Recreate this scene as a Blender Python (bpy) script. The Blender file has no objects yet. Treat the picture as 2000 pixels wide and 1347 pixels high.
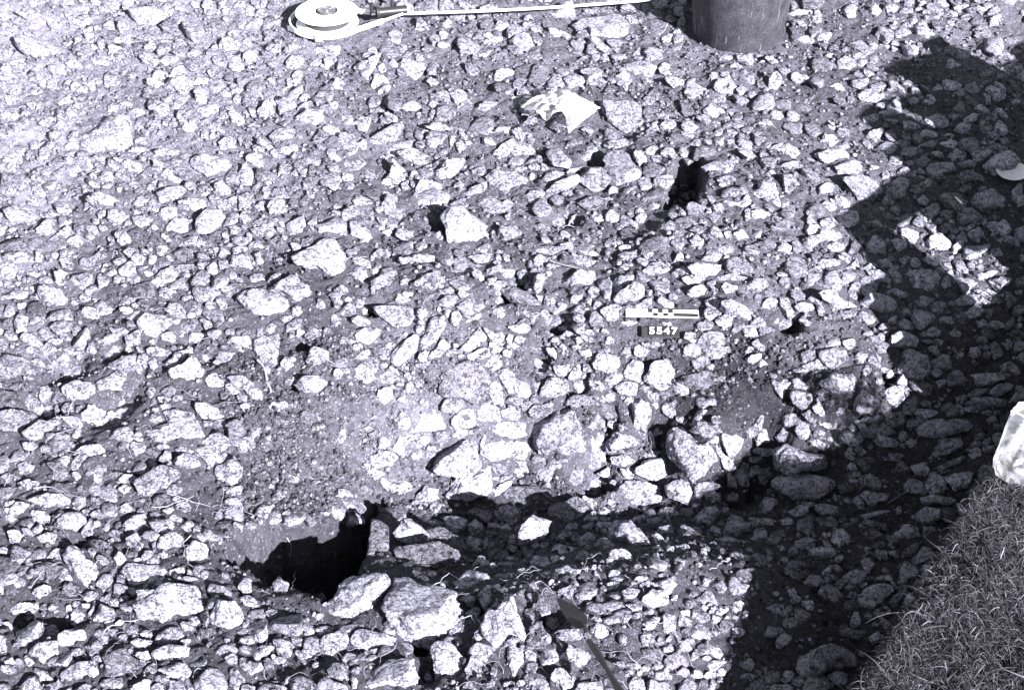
import bpy, math, random
import numpy as np

R = math.radians
random.seed(7)
rng = np.random.default_rng(7)
C = bpy.context.scene.collection
scene = bpy.context.scene

# ------------------------------------------------------------------ camera
CAM_H, PITCH, LENS = 1.75, 39.0, 49.6
cam_data = bpy.data.cameras.new('camera')
cam_data.lens = LENS
cam_data.sensor_width = 36.0
cam_data.clip_start = 0.02
cam_data.clip_end = 500.0
cam = bpy.data.objects.new('camera', cam_data)
cam.location = (0, 0, CAM_H)
cam.rotation_euler = (R(90 - PITCH), 0, 0)
C.objects.link(cam)
scene.camera = cam

# ------------------------------------------------------------------ light
SUN_EL, SUN_AZ = 27.0, 36.0          # elevation; light travels away from the viewer, SUN_AZ to the left
SUN_STRENGTH, SKY_STRENGTH, EXPOSURE = 5.0, 0.05, 2.4
trav = np.array([-math.sin(R(SUN_AZ)) * math.cos(R(SUN_EL)), math.cos(R(SUN_AZ)) * math.cos(R(SUN_EL)), -math.sin(R(SUN_EL))])
world = bpy.data.worlds.new('World')
scene.world = world
world.use_nodes = True
wn = world.node_tree
wn.nodes.clear()
sky = wn.nodes.new('ShaderNodeTexSky')
sky.sky_type = 'NISHITA'
sky.sun_disc = False
sky.sun_elevation = R(SUN_EL)
sky.air_density = 0.6
sky.dust_density = 0.2
sky.sun_rotation = math.atan2(-trav[0], -trav[1])
hs = wn.nodes.new('ShaderNodeHueSaturation')
hs.inputs['Saturation'].default_value = 0.12      # black-and-white film: the sky has no hue of its own
bg = wn.nodes.new('ShaderNodeBackground')
bg.inputs['Strength'].default_value = SKY_STRENGTH
wo = wn.nodes.new('ShaderNodeOutputWorld')
wn.links.new(sky.outputs[0], hs.inputs['Color'])
wn.links.new(hs.outputs[0], bg.inputs['Color'])
wn.links.new(bg.outputs[0], wo.inputs[0])
sd = bpy.data.lights.new('sun', 'SUN')
sd.energy = SUN_STRENGTH
sd.angle = R(0.5)
sd.color = (1.0, 0.985, 0.97)
sun = bpy.data.objects.new('sun', sd)
from mathutils import Vector
sun.rotation_euler = Vector(trav).to_track_quat('-Z', 'Y').to_euler()
sun.location = (2, -3, 3)
C.objects.link(sun)
vs = scene.view_settings
vs.view_transform = 'Standard'
vs.look = 'None'
vs.exposure = EXPOSURE
vs.gamma = 1.0
vs.use_curve_mapping = False
scene.cycles.max_bounces = 5
scene.cycles.diffuse_bounces = 2
scene.cycles.transparent_max_bounces = 8

# ------------------------------------------------------------------ pixel <-> place (photo is 2000 x 1347)
FPX = 2000 * LENS / 36.0
sp, cp = math.sin(R(PITCH)), math.cos(R(PITCH))
CAMP = np.array([0, 0, CAM_H])
def rays(px, py):
    px = np.asarray(px, float); py = np.asarray(py, float)
    dx = (px - 1000) / FPX; dy = (673.5 - py) / FPX
    return np.stack([dx, cp + dy * sp, -sp + dy * cp], -1)
def on_z(px, py, z):
    d = rays(px, py)
    t = (z - CAM_H) / d[..., 2]
    return CAMP + d * t[..., None]
def to_px(p):
    q = np.asarray(p, float) - CAMP
    depth = q[..., 1] * cp - q[..., 2] * sp
    return np.stack([1000 + FPX * q[..., 0] / depth, 673.5 - FPX * (q[..., 1] * sp + q[..., 2] * cp) / depth], -1)

# ------------------------------------------------------------------ noise
_perm = np.random.default_rng(3).permutation(256).astype(np.int64)
_perm = np.concatenate([_perm, _perm, _perm])
_grad = np.random.default_rng(4).normal(size=(256, 3))
_grad /= np.linalg.norm(_grad, axis=1)[:, None]
def perlin(p):
    p = np.asarray(p, float)
    i = np.floor(p).astype(np.int64); f = p - i
    i &= 255
    u = f * f * f * (f * (f * 6 - 15) + 10)
    r = np.zeros(p.shape[:-1])
    for a in (0, 1):
        for b in (0, 1):
            for c in (0, 1):
                h = _perm[_perm[_perm[(i[..., 0] + a) & 255] + ((i[..., 1] + b) & 255)] + ((i[..., 2] + c) & 255)]
                g = _grad[h]
                d = (f[..., 0] - a) * g[..., 0] + (f[..., 1] - b) * g[..., 1] + (f[..., 2] - c) * g[..., 2]
                w = (u[..., 0] if a else 1 - u[..., 0]) * (u[..., 1] if b else 1 - u[..., 1]) * (u[..., 2] if c else 1 - u[..., 2])
                r += w * d
    return r * 1.6
def fbm(p, octv=4, gain=0.5):
    s, a = 0, 1.0
    for k in range(octv):
        s = s + a * perlin(p * 2 ** k + 17.3 * k)
        a *= gain
    return s

# ------------------------------------------------------------------ mesh helpers
def ico(level):
    t = (1 + 5 ** 0.5) / 2
    v = [(-1, t, 0), (1, t, 0), (-1, -t, 0), (1, -t, 0), (0, -1, t), (0, 1, t), (0, -1, -t), (0, 1, -t), (t, 0, -1), (t, 0, 1), (-t, 0, -1), (-t, 0, 1)]
    f = [(0, 11, 5), (0, 5, 1), (0, 1, 7), (0, 7, 10), (0, 10, 11), (1, 5, 9), (5, 11, 4), (11, 10, 2), (10, 7, 6), (7, 1, 8), (3, 9, 4), (3, 4, 2), (3, 2, 6), (3, 6, 8), (3, 8, 9), (4, 9, 5), (2, 4, 11), (6, 2, 10), (8, 6, 7), (9, 8, 1)]
    v = [np.array(x) / np.linalg.norm(x) for x in v]
    for _ in range(level):
        cache = {}; nf = []
        def mid(a, b):
            k = (min(a, b), max(a, b))
            if k not in cache:
                m = v[a] + v[b]; v.append(m / np.linalg.norm(m)); cache[k] = len(v) - 1
            return cache[k]
        for a, b, c in f:
            x, y, z = mid(a, b), mid(b, c), mid(c, a)
            nf += [(a, x, z), (b, y, x), (c, z, y), (x, y, z)]
        f = nf
    return np.array(v), np.array(f)
ICO = [ico(k) for k in range(5)]
def mesh_np(name, verts, faces, smooth=True, attrs=None):
    verts = np.asarray(verts, np.float32); faces = np.asarray(faces, np.int32)
    me = bpy.data.meshes.new(name)
    n = faces.shape[1]
    me.vertices.add(len(verts)); me.vertices.foreach_set('co', verts.ravel())
    me.loops.add(faces.size); me.loops.foreach_set('vertex_index', faces.ravel())
    me.polygons.add(len(faces))
    me.polygons.foreach_set('loop_start', np.arange(0, faces.size, n, dtype=np.int32))
    me.polygons.foreach_set('loop_total', np.full(len(faces), n, np.int32))
    if smooth:
        me.polygons.foreach_set('use_smooth', np.ones(len(faces), bool))
    for k, a in (attrs or {}).items():
        at = me.attributes.new(k, 'FLOAT', 'POINT')
        at.data.foreach_set('value', np.asarray(a, np.float32))
    me.update(calc_edges=True)
    return me
def link(name, me, mat=None, parent=None, loc=None, **props):
    o = bpy.data.objects.new(name, me)
    C.objects.link(o)
    if mat is not None:
        me.materials.append(mat)
    if loc is not None:
        o.location = loc
    if parent is not None:
        o.parent = parent
    for k, v in props.items():
        o[k] = v
    return o
def empty(name, loc, rot=(0, 0, 0), **props):
    o = bpy.data.objects.new(name, None)
    o.location = loc; o.rotation_euler = rot
    C.objects.link(o)
    for k, v in props.items():
        o[k] = v
    return o
class MB:
    """collects simple shapes into one mesh"""
    def __init__(s): s.v = []; s.f = []
    def add(s, v, f):
        o = len(s.v); s.v += [tuple(x) for x in v]; s.f += [tuple(i + o for i in q) for q in f]; return s
    def box(s, x0, x1, y0, y1, z0, z1, b=0.0):
        if b <= 0:
            v = [(x, y, z) for z in (z0, z1) for y in (y0, y1) for x in (x0, x1)]
            return s.add(v, [(0, 2, 3, 1), (4, 5, 7, 6), (0, 1, 5, 4), (2, 6, 7, 3), (0, 4, 6, 2), (1, 3, 7, 5)])
        def ring(ix, z): return [(x0 + ix + b, y0 + ix, z), (x1 - ix - b, y0 + ix, z), (x1 - ix, y0 + ix + b, z), (x1 - ix, y1 - ix - b, z), (x1 - ix - b, y1 - ix, z), (x0 + ix + b, y1 - ix, z), (x0 + ix, y1 - ix - b, z), (x0 + ix, y0 + ix + b, z)]
        v = ring(b, z0) + ring(0, z0 + b) + ring(0, z1 - b) + ring(b, z1)
        f = [tuple(range(7, -1, -1)), tuple(range(24, 32))]
        for k in range(3):
            for i in range(8):
                j = (i + 1) % 8
                f.append((k * 8 + i, k * 8 + j, k * 8 + 8 + j, k * 8 + 8 + i))
        return s.add(v, f)
    def lathe(s, prof, n=48, cap=True, c=(0, 0, 0)):
        v = []; f = []
        for r, z in prof:
            for i in range(n):
                a = 2 * math.pi * i / n
                v.append((c[0] + r * math.cos(a), c[1] + r * math.sin(a), c[2] + z))
        for k in range(len(prof) - 1):
            for i in range(n):
                j = (i + 1) % n
                f.append((k * n + i, k * n + j, k * n + n + j, k * n + n + i))
        if cap:
            f.append(tuple(range(n - 1, -1, -1))); m = (len(prof) - 1) * n; f.append(tuple(range(m, m + n)))
        return s.add(v, f)
    def tube(s, pts, rad, n=8, squash=1.0):
        pts = [np.array(p, float) for p in pts]
        rad = rad if hasattr(rad, '__len__') else [rad] * len(pts)
        v = []; f = []
        prev = None
        for i, p in enumerate(pts):
            t = pts[min(i + 1, len(pts) - 1)] - pts[max(i - 1, 0)]
            t = t / (np.linalg.norm(t) + 1e-9)
            up = np.array([0, 0, 1.0]) if abs(t[2]) < 0.9 else np.array([1.0, 0, 0])
            a = np.cross(t, up) if prev is None else prev - t * np.dot(prev, t)
            a /= np.linalg.norm(a) + 1e-9; prev = a
            b = np.cross(t, a)
            for k in range(n):
                w = 2 * math.pi * k / n
                v.append(p + rad[i] * (a * math.cos(w) + b * math.sin(w) * squash))
        for i in range(len(pts) - 1):
            for k in range(n):
                j = (k + 1) % n
                f.append((i * n + k, i * n + j, i * n + n + j, i * n + n + k))
        f.append(tuple(range(n - 1, -1, -1))); m = (len(pts) - 1) * n; f.append(tuple(range(m, m + n)))
        return s.add(v, f)
    def prism(s, poly, z0, z1):
        n = len(poly)
        v = [(x, y, z0) for x, y in poly] + [(x, y, z1) for x, y in poly]
        f = [tuple(range(n - 1, -1, -1)), tuple(range(n, 2 * n))] + [(i, (i + 1) % n, n + (i + 1) % n, n + i) for i in range(n)]
        return s.add(v, f)
    def build(s, name, mat, parent=None, smooth=False, loc=None, **props):
        me = bpy.data.meshes.new(name)
        me.from_pydata([tuple(map(float, x)) for x in s.v], [], s.f)
        if smooth:
            me.polygons.foreach_set('use_smooth', np.ones(len(me.polygons), bool))
            if hasattr(me, 'set_sharp_from_angle'):
                me.set_sharp_from_angle(angle=R(40))
        me.update()
        return link(name, me, mat, parent, loc, **props)

# ------------------------------------------------------------------ materials (all neutral with the slight violet of the toned print)
TINT = (0.80, 0.775, 1.0)
def col(v, k=1.0):
    return (v * (1 + (TINT[0] - 1) * k), v * (1 + (TINT[1] - 1) * k), v * (1 + (TINT[2] - 1) * k), 1)
class NT:
    def __init__(s, name):
        s.m = bpy.data.materials.new(name); s.m.use_nodes = True
        s.t = s.m.node_tree; s.t.nodes.clear()
        s.out = s.t.nodes.new('ShaderNodeOutputMaterial')
        s.b = s.t.nodes.new('ShaderNodeBsdfPrincipled')
        s.l(s.b.outputs[0], s.out.inputs['Surface'])
    def n(s, typ, **kw):
        x = s.t.nodes.new('ShaderNode' + typ)
        for k, v in kw.items():
            if k in x.inputs: x.inputs[k].default_value = v
            else: setattr(x, k, v)
        return x
    def l(s, a, b): s.t.links.new(a, b)
    def pos(s, scale=(1, 1, 1), kind='pos'):
        if kind == 'pos': src = s.n('NewGeometry').outputs['Position']
        else: src = s.n('TexCoord').outputs['Object']
        mp = s.n('Mapping'); mp.inputs['Scale'].default_value = scale
        s.l(src, mp.inputs[0]); return mp.outputs[0]
    def noise(s, vec, scale, detail=4, rough=0.55, dist=0.0):
        x = s.n('TexNoise'); x.inputs['Scale'].default_value = scale; x.inputs['Detail'].default_value = detail
        x.inputs['Roughness'].default_value = rough; x.inputs['Distortion'].default_value = dist
        s.l(vec, x.inputs['Vector']); return x.outputs[0]
    def ramp(s, fac, stops):
        x = s.n('ValToRGB'); e = x.color_ramp.elements
        while len(e) < len(stops): e.new(0.5)
        for i, (p, c) in enumerate(stops):
            e[i].position = p; e[i].color = c if hasattr(c, '__len__') else (c, c, c, 1)
        s.l(fac, x.inputs[0]); return x.outputs[0]
    def math(s, op, a, b=None):
        x = s.n('Math'); x.operation = op
        for i, v in enumerate((a, b)):
            if v is None: continue
            if hasattr(v, 'default_value') or hasattr(v, 'links'): s.l(v, x.inputs[i])
            else: x.inputs[i].default_value = v
        return x.outputs[0]
    def attr(s, name):
        x = s.n('Attribute'); x.attribute_name = name; return x.outputs['Fac']
    def tint(s, val, k=1.0):
        x = s.n('CombineColor')
        for i in range(3): s.l(s.math('MULTIPLY', val, 1 + (TINT[i] - 1) * k), x.inputs[i])
        return x.outputs[0]
    def bump(s, h, strength, dist, prev=None):
        x = s.n('Bump'); x.inputs['Strength'].default_value = strength; x.inputs['Distance'].default_value = dist
        s.l(h, x.inputs['Height'])
        if prev is not None: s.l(prev, x.inputs['Normal'])
        return x.outputs[0]
    def set(s, **kw):
        for k, v in kw.items(): s.b.inputs[k.replace('_', ' ')].default_value = v
        return s

def stone_material():
    m = NT('limestone')
    p = m.pos()
    big = m.noise(p, 14, 3)
    mid = m.noise(p, 55, 5, 0.65, 0.6)
    fine = m.noise(p, 240, 4, 0.7)
    pits = m.ramp(m.noise(p, 135, 4, 0.65, 1.0), [(0.40, 0.0), (0.49, 1.0)])
    crack = m.n('TexVoronoi', feature='DISTANCE_TO_EDGE'); crack.inputs['Scale'].default_value = 24
    wob = m.n('VectorMath', operation='MULTIPLY_ADD'); nz = m.n('TexNoise'); nz.inputs['Scale'].default_value = 35; nz.inputs['Detail'].default_value = 3
    m.l(p, nz.inputs['Vector']); m.l(nz.outputs['Color'], wob.inputs[0]); wob.inputs[1].default_value = (0.05, 0.05, 0.05); m.l(p, wob.inputs[2])
    m.l(wob.outputs[0], crack.inputs['Vector'])
    ck = m.ramp(crack.outputs['Distance'], [(0.0, 0.0), (0.035, 1.0)])
    ckm = m.math('MAXIMUM', ck, m.ramp(big, [(0.42, 1.0), (0.56, 0.0)]))
    tone = m.attr('tone')
    v = m.math('MULTIPLY', tone, m.ramp(mid, [(0.30, 0.34), (0.46, 1.0), (0.68, 1.4)]))
    v = m.math('MULTIPLY', v, m.ramp(fine, [(0.32, 0.55), (0.62, 1.2)]))
    v = m.math('MULTIPLY', v, m.ramp(pits, [(0.0, 0.34), (1.0, 1.05)]))
    v = m.math('MULTIPLY', v, m.ramp(ckm, [(0.0, 0.35), (1.0, 1.0)]))
    m.l(m.tint(v), m.b.inputs['Base Color'])
    n1 = m.bump(mid, 1.0, 0.026)
    n2 = m.bump(ckm, 1.0, 0.006, n1)
    n2 = m.bump(pits, 1.0, 0.005, n2)
    n3 = m.bump(fine, 1.0, 0.008, n2)
    m.l(n3, m.b.inputs['Normal'])
    m.set(Roughness=0.92, Specular_IOR_Level=0.15)
    return m.m
def soil_material():
    m = NT('soil')
    p = m.pos()
    big = m.noise(p, 6, 4)
    mid = m.noise(p, 60, 5, 0.7)
    fine = m.noise(p, 330, 4, 0.75)
    vo = m.n('TexVoronoi'); vo.inputs['Scale'].default_value = 210; m.l(p, vo.inputs['Vector'])
    sepc = m.n('SeparateColor'); m.l(vo.outputs['Color'], sepc.inputs[0])
    grit = m.math('MULTIPLY', m.ramp(sepc.outputs[0], [(0.72, 0.0), (0.80, 1.0)]), m.ramp(vo.outputs['Distance'], [(0.25, 1.0), (0.5, 0.0)]))
    tone = m.attr('tone')
    v = m.math('MULTIPLY', tone, m.ramp(mid, [(0.3, 0.6), (0.7, 1.3)]))
    v = m.math('MULTIPLY', v, m.ramp(fine, [(0.3, 0.5), (0.7, 1.4)]))
    v = m.math('MULTIPLY', v, m.ramp(big, [(0.3, 0.8), (0.7, 1.2)]))
    v = m.math('ADD', v, m.math('MULTIPLY', grit, m.math('MULTIPLY', tone, 1.2)))
    m.l(m.tint(v), m.b.inputs['Base Color'])
    n = m.bump(mid, 1.0, 0.022)
    n = m.bump(vo.outputs['Distance'], 0.6, -0.004, n)
    n = m.bump(fine, 1.0, 0.009, n)
    m.l(n, m.b.inputs['Normal'])
    m.set(Roughness=1.0, Specular_IOR_Level=0.05)
    return m.m
def simple(name, v, rough=0.6, k=1.0, metal=0.0, spec=0.3, var=0.0, vscale=60, bump=0.0, bdist=0.002):
    m = NT(name)
    if var or bump:
        p = m.pos(kind='obj'); nz = m.noise(p, vscale, 5, 0.65)
        if var: m.l(m.tint(m.math('MULTIPLY', m.ramp(nz, [(0.3, 1 - var), (0.7, 1 + var)]), v), k), m.b.inputs['Base Color'])
        else: m.b.inputs['Base Color'].default_value = col(v, k)
        if bump: m.l(m.bump(nz, bump, bdist), m.b.inputs['Normal'])
    else:
        m.b.inputs['Base Color'].default_value = col(v, k)
    m.set(Roughness=rough, Metallic=metal, Specular_IOR_Level=spec)
    return m.m
def toned(name, rough=0.8, trans=0.0):
    """colour from the per-blade 'tone' attribute"""
    m = NT(name)
    m.l(m.tint(m.attr('tone')), m.b.inputs['Base Color'])
    m.set(Roughness=rough, Specular_IOR_Level=0.2)
    return m.m
STONE = stone_material()
SOIL = soil_material()
GRASS = toned('dry_grass', 0.7)
ROOT = simple('pale_root', 0.30, 0.8, var=0.3, vscale=200)
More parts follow.
